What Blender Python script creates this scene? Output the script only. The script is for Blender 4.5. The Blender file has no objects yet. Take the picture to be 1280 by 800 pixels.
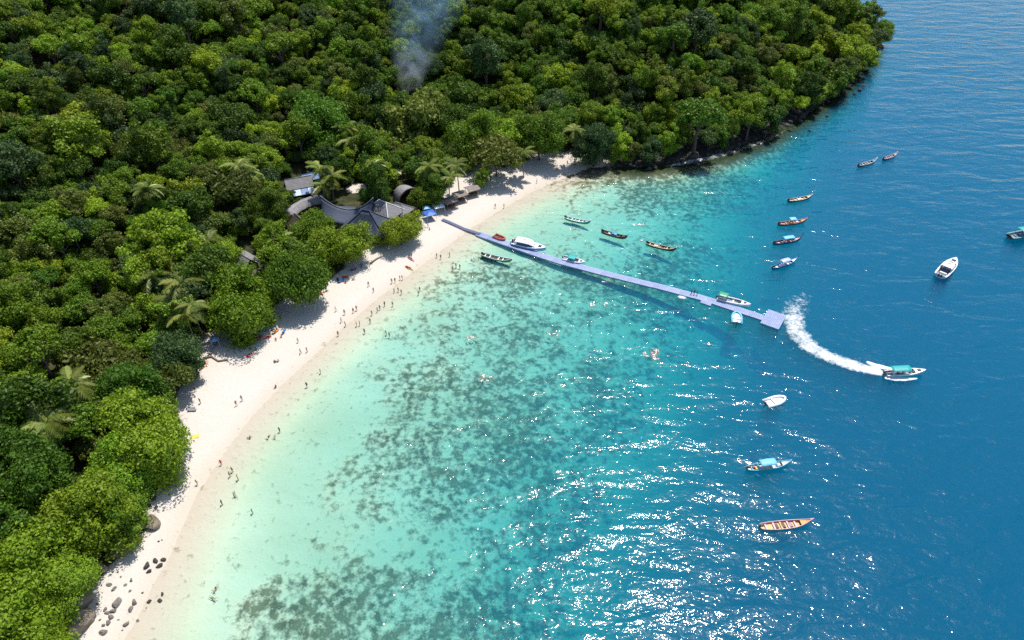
import bpy, bmesh, math, random
import numpy as np
from mathutils import Vector, Matrix, Quaternion

# ------------------------------------------------------------------ camera, sky, sun, exposure
scene = bpy.context.scene
COL = scene.collection
CAM_H, PITCH, FPX = 120.0, math.radians(40.0), 854.0
cam_data = bpy.data.cameras.new("camera")
cam = bpy.data.objects.new("camera", cam_data)
COL.objects.link(cam)
cam.location = (0, 0, CAM_H)
cam.rotation_euler = (math.pi / 2 - PITCH, 0, 0)
cam_data.sensor_width = 36.0
cam_data.lens = 36.0 * FPX / 1280.0
cam_data.clip_start, cam_data.clip_end = 1.0, 30000.0
scene.camera = cam

SUN_EL, SUN_AZ = math.radians(68.5), math.radians(30.0)   # azimuth clockwise from +Y
world = bpy.data.worlds.new("World")
scene.world = world
world.use_nodes = True
wn = world.node_tree
wn.nodes.clear()
sky = wn.nodes.new("ShaderNodeTexSky")
sky.sky_type = 'NISHITA'
sky.sun_disc = False
sky.sun_elevation, sky.sun_rotation = SUN_EL, SUN_AZ
sky.air_density, sky.dust_density, sky.ozone_density = 1.0, 1.0, 1.6
bg = wn.nodes.new("ShaderNodeBackground")
bg.inputs[1].default_value = 0.15
wo = wn.nodes.new("ShaderNodeOutputWorld")
wn.links.new(sky.outputs[0], bg.inputs[0])
wn.links.new(bg.outputs[0], wo.inputs[0])
sd = bpy.data.lights.new("sun", 'SUN')
sd.energy, sd.angle, sd.color = 5.0, math.radians(0.55), (1.0, 0.955, 0.88)
sun = bpy.data.objects.new("sun", sd)
COL.objects.link(sun)
SUN_DIR = Vector((math.sin(SUN_AZ) * math.cos(SUN_EL), math.cos(SUN_AZ) * math.cos(SUN_EL), math.sin(SUN_EL)))
sun.rotation_euler = SUN_DIR.to_track_quat('Z', 'Y').to_euler()
sun.location = (60, 100, 200)
vs = scene.view_settings
vs.view_transform, vs.look, vs.gamma, vs.exposure = 'Standard', 'None', 1.0, 0.1
vs.use_curve_mapping = False
scene.cycles.use_denoising = False
scene.cycles.max_bounces = 8
scene.cycles.diffuse_bounces = 4
scene.cycles.glossy_bounces = 2
scene.cycles.transparent_max_bounces = 16
scene.cycles.volume_bounces = 2
scene.cycles.caustics_reflective = False
scene.cycles.caustics_refractive = False

# ------------------------------------------------------------------ pixel -> place
FW = np.array([0, math.cos(PITCH), -math.sin(PITCH)])
UPV = np.array([0, math.sin(PITCH), math.cos(PITCH)])
def ray(px, py):
    u, v = (px - 640.0) / FPX, (py - 400.0) / FPX
    return FW + np.array([u, 0, 0]) - v * UPV
def at(px, py, z=0.0):
    d = ray(px, py)
    t = (z - CAM_H) / d[2]
    return (d[0] * t, d[1] * t, z)
def at2(px, py, z=0.0):
    return at(px, py, z)[:2]
def project(x, y, z):
    rel = np.stack([np.asarray(x, float), np.asarray(y, float), np.asarray(z, float) - CAM_H], -1)
    dep = rel @ FW
    return 640 + FPX * rel[..., 0] / dep, 400 - FPX * (rel @ UPV) / dep, dep

# ------------------------------------------------------------------ helpers
def tag(o, label=None, cat=None, group=None, kind=None):
    if label: o["label"] = label
    if cat: o["category"] = cat
    if group: o["group"] = group
    if kind: o["kind"] = kind
    return o
def link(name, data, parent=None, loc=None, rot=None, scale=None):
    o = bpy.data.objects.new(name, data)
    COL.objects.link(o)
    if parent is not None: o.parent = parent
    if loc is not None: o.location = loc
    if rot is not None: o.rotation_euler = rot
    if scale is not None: o.scale = scale if hasattr(scale, "__len__") else (scale,) * 3
    return o
def empty(name, loc, rz=0.0, scale=1.0):
    o = link(name, None, None, loc, (0, 0, rz), scale)
    o.empty_display_size = 0.2
    return o
def mesh(name, verts, faces, mats=(), smooth=False, fmat=None):
    me = bpy.data.meshes.new(name)
    me.from_pydata([tuple(v) for v in verts], [], [tuple(f) for f in faces])
    for m in (mats if isinstance(mats, (list, tuple)) else (mats,)):
        me.materials.append(m)
    if fmat is not None:
        me.polygons.foreach_set("material_index", np.asarray(fmat, np.int32))
    if smooth:
        me.polygons.foreach_set("use_smooth", np.ones(len(me.polygons), bool))
    me.update()
    return me
def fast_mesh(name, V, F, mats=(), smooth=False):
    """V (n,3) float array, F (m,k) int array with equal sided faces"""
    me = bpy.data.meshes.new(name)
    V = np.asarray(V, np.float32); F = np.asarray(F, np.int32)
    k = F.shape[1]
    me.vertices.add(len(V)); me.vertices.foreach_set("co", V.ravel())
    me.loops.add(F.size); me.loops.foreach_set("vertex_index", F.ravel())
    me.polygons.add(len(F))
    me.polygons.foreach_set("loop_start", np.arange(0, F.size, k, dtype=np.int32))
    me.polygons.foreach_set("loop_total", np.full(len(F), k, np.int32))
    if smooth:
        me.polygons.foreach_set("use_smooth", np.ones(len(F), bool))
    for m in (mats if isinstance(mats, (list, tuple)) else (mats,)):
        me.materials.append(m)
    me.update(calc_edges=True)
    return me

class MB:
    """collects simple shapes into one mesh"""
    def __init__(self): self.v, self.f, self.m = [], [], []
    def add(self, v, f, mi=0):
        n = len(self.v)
        self.v += [tuple(p) for p in v]
        self.f += [tuple(i + n for i in q) for q in f]
        self.m += [mi] * len(f)
        return self
    def box(self, c, s, rz=0.0, mi=0, taper=1.0):
        cx, cy, cz = c; sx, sy, sz = s[0] / 2, s[1] / 2, s[2] / 2
        ca, sa = math.cos(rz), math.sin(rz); v = []
        for dz, t in ((-sz, 1.0), (sz, taper)):
            for dx, dy in ((-sx, -sy), (sx, -sy), (sx, sy), (-sx, sy)):
                x, y = dx * t, dy * t
                v.append((cx + x * ca - y * sa, cy + x * sa + y * ca, cz + dz))
        return self.add(v, [(0, 3, 2, 1), (4, 5, 6, 7), (0, 1, 5, 4), (1, 2, 6, 5), (2, 3, 7, 6), (3, 0, 4, 7)], mi)
    def tube(self, pts, rad, n=6, mi=0, cap=True):
        pts = [Vector(p) for p in pts]
        rad = rad if hasattr(rad, "__len__") else [rad] * len(pts)
        v, f = [], []
        for i, p in enumerate(pts):
            d = (pts[min(i + 1, len(pts) - 1)] - pts[max(i - 1, 0)])
            d = d.normalized() if d.length > 1e-6 else Vector((0, 0, 1))
            a = d.cross(Vector((0, 0, 1)) if abs(d.z) < 0.9 else Vector((1, 0, 0))).normalized()
            b = d.cross(a)
            for k in range(n):
                t = 2 * math.pi * k / n
                v.append(p + (a * math.cos(t) + b * math.sin(t)) * rad[i])
        for i in range(len(pts) - 1):
            for k in range(n):
                k2 = (k + 1) % n
                f.append((i * n + k, i * n + k2, (i + 1) * n + k2, (i + 1) * n + k))
        if cap:
            f.append(tuple(range(n - 1, -1, -1)))
            f.append(tuple(range((len(pts) - 1) * n, len(pts) * n)))
        return self.add(v, f, mi)
    def loft(self, rings, mi=0, closed=True, caps=True):
        n = len(rings[0]); v = [p for r in rings for p in r]; f = []
        for i in range(len(rings) - 1):
            for k in range(n if closed else n - 1):
                k2 = (k + 1) % n
                f.append((i * n + k, i * n + k2, (i + 1) * n + k2, (i + 1) * n + k))
        if caps and closed:
            f.append(tuple(range(n - 1, -1, -1)))
            f.append(tuple(range((len(rings) - 1) * n, len(rings) * n)))
        return self.add(v, f, mi)
    def mesh(self, name, mats=(), smooth=False):
        me = mesh(name, self.v, self.f, mats, smooth, self.m)
        bm = bmesh.new(); bm.from_mesh(me)
        bmesh.ops.recalc_face_normals(bm, faces=bm.faces)
        bm.to_mesh(me); bm.free()
        return me
    def build(self, name, mats, parent=None, smooth=False, loc=None, rot=None):
        return link(name, self.mesh(name, mats, smooth), parent, loc, rot)

# numpy noise
def _h(ix, iy, seed):
    n = (ix.astype(np.int64) * 374761393 + iy.astype(np.int64) * 668265263 + seed * 974711) & 0xffffffff
    n = ((n ^ (n >> 13)) * 1274126177) & 0xffffffff
    return ((n ^ (n >> 16)) & 0xffff) / 65535.0
def vnoise(x, y, seed=0):
    ix, iy = np.floor(x), np.floor(y)
    fx, fy = x - ix, y - iy
    fx, fy = fx * fx * (3 - 2 * fx), fy * fy * (3 - 2 * fy)
    a, b, c, d = _h(ix, iy, seed), _h(ix + 1, iy, seed), _h(ix, iy + 1, seed), _h(ix + 1, iy + 1, seed)
    return (a * (1 - fx) + b * fx) * (1 - fy) + (c * (1 - fx) + d * fx) * fy
def fbm(x, y, oct=4, seed=0, gain=0.5):
    s, a, t = 0, 1.0, 0
    for i in range(oct):
        s = s + a * vnoise(x * 2 ** i + 17.3 * i, y * 2 ** i - 9.1 * i, seed + i); t += a; a *= gain
    return s / t
def sstep(a, b, x):
    t = np.clip((x - a) / (b - a), 0, 1)
    return t * t * (3 - 2 * t)

# ------------------------------------------------------------------ materials
def new_mat(name):
    m = bpy.data.materials.new(name)
    m.use_nodes = True
    nt = m.node_tree
    return m, nt, nt.nodes, nt.links, nt.nodes["Principled BSDF"]
def ramp(nt, fac, stops):
    r = nt.nodes.new("ShaderNodeValToRGB")
    el = r.color_ramp.elements
    while len(el) < len(stops): el.new(0.5)
    for e, (p, c) in zip(el, stops):
        e.position = p; e.color = (*c, 1.0)
    nt.links.new(fac, r.inputs[0])
    return r.outputs[0]
def noise(nt, scale, detail=3.0, rough=0.55, vec=None, dist=0.0):
    n = nt.nodes.new("ShaderNodeTexNoise")
    n.inputs["Scale"].default_value = scale
    n.inputs["Detail"].default_value = detail
    n.inputs["Roughness"].default_value = rough
    n.inputs["Distortion"].default_value = dist
    if vec is None:
        vec = nt.nodes.new("ShaderNodeTexCoord").outputs["Object"]
    nt.links.new(vec, n.inputs["Vector"])
    return n.outputs["Fac"]
def math_(nt, op, a, b=None, clamp=False):
    n = nt.nodes.new("ShaderNodeMath"); n.operation = op; n.use_clamp = clamp
    for i, x in enumerate((a, b)):
        if x is None: continue
        if isinstance(x, (int, float)): n.inputs[i].default_value = x
        else: nt.links.new(x, n.inputs[i])
    return n.outputs[0]
def mixc(nt, fac, a, b, mode='MIX'):
    n = nt.nodes.new("ShaderNodeMix"); n.data_type = 'RGBA'; n.blend_type = mode
    for i, x in ((0, fac), (6, a), (7, b)):
        if isinstance(x, (int, float)): n.inputs[i].default_value = x
        elif isinstance(x, tuple): n.inputs[i].default_value = (*x, 1.0)
        else: nt.links.new(x, n.inputs[i])
    return n.outputs[2]
def bump(nt, height, strength, dist, normal=None):
    b = nt.nodes.new("ShaderNodeBump")
    b.inputs["Strength"].default_value = strength
    b.inputs["Distance"].default_value = dist
    nt.links.new(height, b.inputs["Height"])
    if normal is not None: nt.links.new(normal, b.inputs["Normal"])
    return b.outputs[0]
_PM = {}
def paint(name, col, rough=0.5, metal=0.0, var=0.12, scale=3.0, bumpd=0.0):
    """plain surface with slight worn variation"""
    if name in _PM: return _PM[name]
    m, nt, N, L, P = new_mat(name)
    f = noise(nt, scale, 4.0)
    lo = tuple(c * (1 - var) for c in col); hi = tuple(min(1, c * (1 + var)) for c in col)
    L.new(ramp(nt, f, [(0.3, lo), (0.7, hi)]), P.inputs["Base Color"])
    P.inputs["Roughness"].default_value = rough
    P.inputs["Metallic"].default_value = metal
    if bumpd: L.new(bump(nt, f, 0.6, bumpd), P.inputs["Normal"])
    _PM[name] = m
    return m
# ------------------------------------------------------------------ the lie of the land
WATERLINE = [(118, 870), (150, 810), (178, 755), (205, 705), (228, 655), (250, 610), (278, 568), (310, 525), (350, 482),
             (390, 446), (428, 410), (470, 374), (515, 340), (552, 312), (590, 284), (632, 258), (668, 238), (705, 222), (738, 209),
             (762, 208), (800, 209), (850, 203), (905, 191), (955, 172), (1000, 148), (1035, 125), (1062, 104), (1074, 85), (1086, 66), (1094, 58)]
FORESTLINE = [(70, 870), (92, 810), (118, 752), (150, 712), (183, 668), (192, 630), (215, 600), (232, 560), (234, 500), (250, 462),
              (268, 440), (312, 418), (352, 398), (398, 365), (432, 345), (462, 318), (500, 300), (530, 272), (556, 254),
              (598, 236), (640, 214), (690, 194), (735, 194), (770, 196), (805, 197), (852, 191), (905, 178), (952, 161), (996, 138), (1030, 116), (1056, 96), (1068, 79), (1079, 62), (1085, 54)]
coast = [at2(*p) for p in WATERLINE]
forest = [at2(*p) for p in FORESTLINE]
far = [(178, 420), (150, 500), (90, 580), (-60, 660), (-420, 680), (-520, 300), (-420, -120)]
coast_poly = np.array([(-58, -60), (-66, 10)] + coast + far)
forest_poly = np.array([(-74, -60), (-80, 10)] + forest + [(x - 4, y - 3) for x, y in far])

def sdist(poly, X, Y):
    """signed distance to a closed polygon, positive inside"""
    P = np.stack([X.ravel(), Y.ravel()], -1)
    best = np.full(len(P), 1e18); inside = np.zeros(len(P), bool)
    for a, b in zip(poly, np.roll(poly, -1, 0)):
        ab = b - a; ap = P - a
        t = np.clip((ap @ ab) / (ab @ ab), 0, 1)
        d = ((ap - t[:, None] * ab) ** 2).sum(1)
        best = np.minimum(best, d)
        cond = (a[1] > P[:, 1]) != (b[1] > P[:, 1])
        xs = a[0] + (P[:, 1] - a[1]) / (b[1] - a[1] + 1e-12) * (b[0] - a[0])
        inside ^= cond & (P[:, 0] < xs)
    return (np.sqrt(best) * np.where(inside, 1, -1)).reshape(X.shape)

def rbf(pts, vals):
    pts = np.array(pts, float) / 100.0; vals = np.array(vals, float)
    d = np.sqrt(((pts[:, None] - pts[None]) ** 2).sum(-1))
    w = np.linalg.solve(d + 1e-4 * np.eye(len(pts)), vals - vals.mean())
    mu = vals.mean()
    def f(X, Y):
        out = np.full(X.size, mu)
        xs, ys = X.ravel() / 100.0, Y.ravel() / 100.0
        for (a, b), c in zip(pts, w):
            out += c * np.sqrt((xs - a) ** 2 + (ys - b) ** 2)
        return out.reshape(X.shape)
    return f

DEPTH = [(240, 760, .5), (300, 690, .9), (330, 600, .9), (400, 560, 1.3), (450, 470, 1.3), (500, 420, 1.4), (560, 360, 1.1), (600, 325, 1.1), (560, 460, 1.6),
         (430, 650, 1.5), (350, 760, 1.5), (600, 450, 2.0), (560, 600, 2.4), (600, 700, 3.0), (480, 740, 2.2), (700, 400, 2.4), (720, 500, 3.2), (690, 600, 3.9), (640, 720, 4.2),
         (750, 350, 2.4), (820, 420, 4.0), (850, 500, 5.6), (790, 600, 5.6), (740, 720, 6.0), (900, 400, 5.8), (960, 400, 8.0), (900, 500, 7.5), (950, 650, 10), (860, 770, 10),
         (1000, 300, 8.0), (950, 250, 5.0), (880, 245, 2.7), (800, 270, 2.0), (740, 250, 1.2), (690, 262, .9), (800, 232, 1.6), (870, 222, 1.8), (950, 200, 3.2),
         (1000, 180, 5.0), (1040, 160, 7.5), (1100, 110, 12), (1120, 60, 13), (1100, 300, 12), (1100, 500, 14), (1250, 400, 17), (1250, 700, 17), (1250, 100, 17), (1000, 780, 13), (1150, 20, 15),
         (640, 280, .8), (660, 330, 1.5), (850, 320, 3.2), (930, 320, 5.2), (880, 360, 5.0)]
DEPTH = [(a, b, c if c < 1.4 else 1.4 + (c - 1.4) * 1.4 if c < 4.5 else 5.7 + (c - 4.5) * 1.8) for a, b, c in DEPTH]
dp = [at2(a, b) for a, b, c in DEPTH] + coast[::1] + [(400, 200), (400, 500), (300, 30), (100, 20), (250, 600), (50, 30), (-20, 20), (0, 45)]
dv = [c for a, b, c in DEPTH] + [0.0] * len(coast) + [27, 27, 27, 24, 27, 12, 1.8, 3.2]
depth_f = rbf(dp, dv)
CORAL = [(560, 420, .5), (640, 390, .55), (560, 470, .62), (610, 550, .7), (545, 575, .62), (620, 620, .8), (500, 620, .4), (420, 745, 1.0), (390, 720, .7), (500, 760, .8), (560, 700, .7),
         (440, 600, .2), (700, 470, .8), (740, 450, 1.0), (680, 560, 1.0), (730, 600, .95), (640, 700, .9), (765, 500, .85), (640, 450, .4), (830, 330, .6), (780, 340, .75), (700, 350, .65),
         (850, 290, .3), (810, 530, .25), (800, 570, .1), (850, 450, .25), (770, 680, .15), (780, 222, 1.0), (860, 212, 1.0), (930, 192, .9), (990, 165, .8), (700, 290, .12), (480, 420, .1),
         (440, 500, .0), (350, 600, .0), (300, 700, .0), (520, 380, .1), (640, 270, .0), (720, 240, .15), (950, 300, .15), (950, 450, 0), (900, 600, 0), (1000, 250, .1), (480, 520, .08), (400, 660, .06),
         (340, 700, .1), (330, 790, .4), (250, 790, 0), (270, 830, 0), (300, 745, .05), (650, 340, .4), (590, 330, .15), (820, 380, .65), (880, 330, .4), (620, 780, .85), (700, 760, .6), (740, 780, .25), (860, 270, .35), (760, 290, .25), (750, 400, .5), (850, 700, 0), (1100, 400, 0), (700, 660, .8), (600, 500, .45), (660, 500, .6)]
coral_f = rbf([at2(a, b) for a, b, c in CORAL] + coast[2:18:2] + [(300, 300), (200, 60)], [c for a, b, c in CORAL] + [0] * 8 + [0, 0])
# how far behind the tree line the slope begins, and how steep it is
SLOPE = [(60, 800, 0, .55), (150, 650, 2, .55), (200, 520, 14, .48), (250, 420, 18, .45), (330, 340, 26, .42), (420, 270, 40, .40), (520, 230, 55, .42), (600, 215, 45, .42), (690, 190, 16, .55),
         (800, 195, 2, .75), (950, 165, 1, .8), (1060, 90, 0, .8)]
sl0 = rbf([at2(a, b) for a, b, c, d in SLOPE] + [(-300, 200), (-100, 400), (100, 450)], [c for a, b, c, d in SLOPE] + [10, 30, 5])
sl1 = rbf([at2(a, b) for a, b, c, d in SLOPE] + [(-300, 200), (-100, 400), (100, 450)], [d for a, b, c, d in SLOPE] + [.5, .5, .7])

def ground(X, Y, fine=True):
    X = np.asarray(X, float); Y = np.asarray(Y, float)
    s, s2 = sdist(coast_poly, X, Y), sdist(forest_poly, X, Y)
    beach = 2.6 * (1 - np.exp(-np.maximum(s, 0) / 16.0)) + 0.06 * (fbm(X / 5, Y / 5, 3, 5) - .5) * sstep(0, 6, s)
    run = np.maximum(s2 - np.maximum(sl0(X, Y), 0), 0)
    sl = np.clip(sl1(X, Y), .35, .85)
    raw = sl * run * run / (run + 8.0)
    hill = 125 * (1 - np.exp(-raw / 125.0))
    hill = hill * (0.82 + 0.4 * fbm(X / 70, Y / 70, 3, 11)) + sstep(3, 20, run) * 5 * (fbm(X / 22, Y / 22, 3, 3) - .5)
    land = beach + hill
    dep = np.maximum(depth_f(X, Y), np.minimum(0.035 * np.maximum(-s, 0), .5))
    dep = np.clip(dep, 0, 27) * sstep(0, 14, -s) + np.minimum(0.03 * np.maximum(-s, 0), .4) * (1 - sstep(0, 14, -s))
    cd = np.clip(coral_f(X, Y), 0, 1) * (1 - sstep(6.5, 9.5, dep))
    n1, n2 = fbm(X / 15, Y / 15, 4, 21), fbm(X / 3.0, Y / 3.0, 2, 31)
    c = .72 * sstep(-.20, 0.30, (0.62 * n1 + 0.38 * n2) - (0.605 - 0.39 * cd)) * sstep(.02, .14, cd)
    sand_w = 0.05 * (fbm(X / 3, Y / 9, 2, 41) - .5)
    bed = -dep + np.minimum(c * (0.25 + 0.5 * n2), dep * .6) + sand_w * np.minimum(dep, 1)
    z = np.where(s >= 0, land, bed)
    return (z, s, s2, np.where(s < 0, c, 0)) if fine else z
def gz(x, y):
    return float(ground(np.array([x]), np.array([y]), False)[0])
def on_ground(px, py, dz=0.0):
    """the place on the land (or sea bed) seen at this pixel"""
    z = 0.0
    for _ in range(12):
        x, y = at2(px, py, z + dz); z = 0.5 * z + 0.5 * gz(x, y)
    return x, y, gz(x, y)

# materials of the ground
def land_mat():
    m, nt, N, L, P = new_mat("sand_and_forest_floor")
    tc = N.new("ShaderNodeTexCoord").outputs["Object"]
    af = N.new("ShaderNodeAttribute"); af.attribute_name = "wood"
    ar = N.new("ShaderNodeAttribute"); ar.attribute_name = "rock"
    big, fine = noise(nt, .05, 4.0, vec=tc), noise(nt, 1.6, 5.0, vec=tc)
    mid = noise(nt, .35, 6.0, .65, tc)
    sp = N.new("ShaderNodeSeparateXYZ"); L.new(tc, sp.inputs[0])
    wet = N.new("ShaderNodeMapRange"); L.new(math_(nt, 'ADD', sp.outputs[2], math_(nt, 'MULTIPLY', math_(nt, 'SUBTRACT', big, .5), .9)), wet.inputs[0])
    wet.inputs[1].default_value, wet.inputs[2].default_value = 0.0, 0.6
    dry = mixc(nt, fine, (.52, .475, .42), (.635, .59, .535))
    dry = mixc(nt, ramp(nt, big, [(.45, (0, 0, 0)), (.7, (.7, .7, .7))]), dry, (.56, .50, .43))
    sand = mixc(nt, wet.outputs[0], (.53, .47, .39), dry)
    floor = ramp(nt, mid, [(.3, (.016, .026, .008)), (.5, (.035, .045, .014)), (.7, (.085, .07, .035))])
    rock = ramp(nt, mid, [(.3, (.018, .018, .017)), (.5, (.04, .037, .033)), (.72, (.10, .09, .075))])
    k = ramp(nt, math_(nt, 'ADD', af.outputs["Fac"], math_(nt, 'MULTIPLY', math_(nt, 'SUBTRACT', mid, .5), .9)), [(.35, (0, 0, 0)), (.65, (1, 1, 1))])
    col = mixc(nt, k, sand, floor)
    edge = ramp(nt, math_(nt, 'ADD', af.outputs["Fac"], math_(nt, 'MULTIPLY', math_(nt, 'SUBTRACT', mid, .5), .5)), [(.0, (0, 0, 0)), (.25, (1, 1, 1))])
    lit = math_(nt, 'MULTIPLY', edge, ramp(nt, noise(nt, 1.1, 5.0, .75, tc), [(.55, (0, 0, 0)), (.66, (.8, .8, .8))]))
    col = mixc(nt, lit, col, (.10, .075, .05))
    col = mixc(nt, ar.outputs["Fac"], col, rock)
    L.new(col, P.inputs["Base Color"])
    P.inputs["Roughness"].default_value = .92
    P.inputs["Specular IOR Level"].default_value = .2
    L.new(bump(nt, noise(nt, 2.2, 3.0, .7, tc), .8, .22), P.inputs["Normal"])
    return m
def seabed_mat():
    m, nt, N, L, P = new_mat("seabed_sand_and_coral")
    tc = N.new("ShaderNodeTexCoord").outputs["Object"]
    at_ = N.new("ShaderNodeAttribute"); at_.attribute_name = "coral"
    f1, f2, f3 = noise(nt, .62, 5.0, .66, tc), noise(nt, .25, 3.0, .5, tc), noise(nt, .035, 3.0, .5, tc)
    k = math_(nt, 'ADD', at_.outputs["Fac"], math_(nt, 'MULTIPLY', math_(nt, 'SUBTRACT', f1, .5), 3.2))
    k = ramp(nt, k, [(.25, (0, 0, 0)), (.85, (1, 1, 1))])
    coral = mixc(nt, ramp(nt, f1, [(.35, (0, 0, 0)), (.65, (1, 1, 1))]), (.045, .060, .032), (.20, .20, .10))
    coral = mixc(nt, ramp(nt, f2, [(.45, (0, 0, 0)), (.65, (1, 1, 1))]), coral, (.11, .115, .055))
    sand = mixc(nt, f1, (.58, .585, .42), (.72, .715, .54))
    sand = mixc(nt, ramp(nt, f3, [(.4, (0, 0, 0)), (.7, (1, 1, 1))]), sand, (.55, .555, .38))
    sp = N.new("ShaderNodeSeparateXYZ"); L.new(tc, sp.inputs[0])
    sh = N.new("ShaderNodeMapRange"); L.new(sp.outputs[2], sh.inputs[0])
    sh.inputs[1].default_value, sh.inputs[2].default_value = -.55, 0.0
    sand = mixc(nt, sh.outputs[0], sand, (.53, .47, .39))
    ar = N.new("ShaderNodeAttribute"); ar.attribute_name = "rock"
    shaded_shelf = ramp(nt, f1, [(.35, (.015, .022, .012)), (.55, (.04, .055, .025)), (.75, (.10, .11, .05))])  # headland shelf rock, its colour darkened for the shade of the overhanging trees
    L.new(mixc(nt, ar.outputs["Fac"], mixc(nt, k, sand, coral), shaded_shelf), P.inputs["Base Color"])
    P.inputs["Roughness"].default_value = 1.0
    P.inputs["Specular IOR Level"].default_value = 0.0
    L.new(bump(nt, f1, .7, .35), P.inputs["Normal"])
    return m
LAND, SEABED = land_mat(), seabed_mat()

gx, gy = np.arange(-300, 361, 1.0), np.arange(-40, 641, 1.0)
GX, GY = np.meshgrid(gx, gy)
gz_all, gs, gs2, gc = ground(GX, GY)
def _look(A, x, y):
    fx, fy = np.clip(x + 300, 0, 659.99), np.clip(y + 40, 0, 679.99)
    i, j = int(fx), int(fy); u, v = fx - i, fy - j
    return float((A[j, i] * (1 - u) + A[j, i + 1] * u) * (1 - v) + (A[j + 1, i] * (1 - u) + A[j + 1, i + 1] * u) * v)
def gz(x, y): return _look(gz_all, x, y)
# clearings of sand and bare earth behind the beach
CLEAR = [(585, 226, 9), (610, 214, 7), (565, 236, 6), (475, 295, 10), (470, 315, 10), (455, 320, 7), (335, 415, 9), (300, 330, 5), (595, 205, 5), (490, 215, 4), (280, 432, 9), (370, 388, 8), (445, 235, 4), (395, 372, 5)]
clear_w = [(*at2(a, b, 2.5), r) for a, b, r in CLEAR]
gclear = np.zeros(GX.shape)
for cx, cy, r in clear_w:
    gclear = np.maximum(gclear, 1 - sstep(.6, 1.15, np.sqrt((GX - cx) ** 2 + (GY - cy) ** 2) / r))
head = sstep(at2(748, 205)[0], at2(775, 205)[0], GX)
gwood = np.maximum(sstep(-1.5, 3.0, gs2 + fbm(GX / 6, GY / 6, 3, 77) * 5 - 2.5) * (1 - gclear), 0)
grock = head * np.where(gs > 0, 1 - sstep(9, 16, gs), 1 - sstep(3, 11, -gs + 4 * fbm(GX / 5, GY / 5, 3, 13) - 2))  # headland rock band; under water it also places the painted tree shade
gc = np.maximum(gc, head * (1 - sstep(4, 15, -gs)))
idx = np.arange(GX.size).reshape(GX.shape)
quads = np.stack([idx[:-1, :-1], idx[:-1, 1:], idx[1:, 1:], idx[1:, :-1]], -1).reshape(-1, 4)
Vall = np.stack([GX, GY, gz_all], -1).reshape(-1, 3)
fs = gs.ravel()[quads]; fs2 = gs2.ravel()[quads]; fcl = (gclear.ravel()[quads] > .5).any(1)
sea_face = fs.min(1) < 0
hill_face = ~sea_face & (gwood.ravel()[quads].mean(1) > .5)
beach_face = ~sea_face & ~hill_face
keep = (GY.ravel()[quads[:, 0]] > -38)
for nm, sel, mt in (("seabed", sea_face, SEABED), ("beach", beach_face, LAND), ("hillside", hill_face, LAND)):
    q = quads[sel & keep]
    used, inv = np.unique(q, return_inverse=True)
    me = fast_mesh(nm, Vall[used], inv.reshape(-1, 4), mt, True)
    for an, arr in ((("coral", gc), ("rock", grock)) if nm == "seabed" else (("wood", gwood), ("rock", grock))):
        a = me.attributes.new(an, 'FLOAT', 'POINT')
        a.data.foreach_set("value", arr.ravel()[used].astype(np.float32))
    tag(link(nm, me), kind="structure")
# the deep floor beyond
W = 9000
df = mesh("deep_seabed", [(-W, -W, -27.4), (W, -W, -27.4), (W, W, -27.4), (-W, W, -27.4)], [(0, 1, 2, 3)], SEABED)
tag(link("deep_seabed", df), kind="structure")

def water_mat():
    m, nt, N, L, P = new_mat("sea_water")
    N.remove(P)
    out = [n for n in N if n.type == 'OUTPUT_MATERIAL'][0]
    tc = N.new("ShaderNodeTexCoord").outputs["Object"]
    def mapped(rz, sx, sy):
        mp = N.new("ShaderNodeMapping"); L.new(tc, mp.inputs[0])
        mp.inputs["Rotation"].default_value = (0, 0, rz); mp.inputs["Scale"].default_value = (sx, sy, 1)
        return mp.outputs[0]
    swell = noise(nt, .15, 2.0, .5, mapped(.30, .40, 1.0), .5)
    chop = noise(nt, .42, 2.0, .55, mapped(-.15, .55, 1.0), .6)
    rip = noise(nt, 1.35, 2.0, .6, mapped(.1, .7, 1.0), .4)
    b = bump(nt, swell, 1.0, 1.15)
    b = bump(nt, chop, 1.0, .31, b)
    b = bump(nt, rip, 1.0, .085, b)
    fr = N.new("ShaderNodeFresnel"); fr.inputs[0].default_value = 1.34; L.new(b, fr.inputs["Normal"])
    gl = N.new("ShaderNodeBsdfGlossy"); gl.inputs["Roughness"].default_value = .062; L.new(b, gl.inputs["Normal"])
    tr = N.new("ShaderNodeBsdfTransparent")
    gl2 = N.new("ShaderNodeBsdfGlossy"); gl2.inputs["Roughness"].default_value = .24; L.new(b, gl2.inputs["Normal"])
    gm = N.new("ShaderNodeMixShader"); gm.inputs[0].default_value = .15
    L.new(gl.outputs[0], gm.inputs[1]); L.new(gl2.outputs[0], gm.inputs[2])
    mx = N.new("ShaderNodeMixShader")
    L.new(fr.outputs[0], mx.inputs[0]); L.new(tr.outputs[0], mx.inputs[1]); L.new(gm.outputs[0], mx.inputs[2])
    L.new(mx.outputs[0], out.inputs["Surface"])
    va = N.new("ShaderNodeVolumeAbsorption")
    va.inputs["Color"].default_value = (.16, .79, .875, 1); va.inputs["Density"].default_value = .32
    sc_ = N.new("ShaderNodeVolumeScatter")
    sc_.inputs["Color"].default_value = (.01, .54, 1.0, 1); sc_.inputs["Density"].default_value = .088
    ad = N.new("ShaderNodeAddShader"); L.new(va.outputs[0], ad.inputs[0]); L.new(sc_.outputs[0], ad.inputs[1])
    L.new(ad.outputs[0], out.inputs["Volume"])
    return m
WATER = water_mat()
MB().box((0, 0, -17.0), (2 * W - 20, 2 * W - 20, 34.0)).build("sea_water", WATER)
tag(bpy.data.objects["sea_water"], kind="structure")
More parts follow.
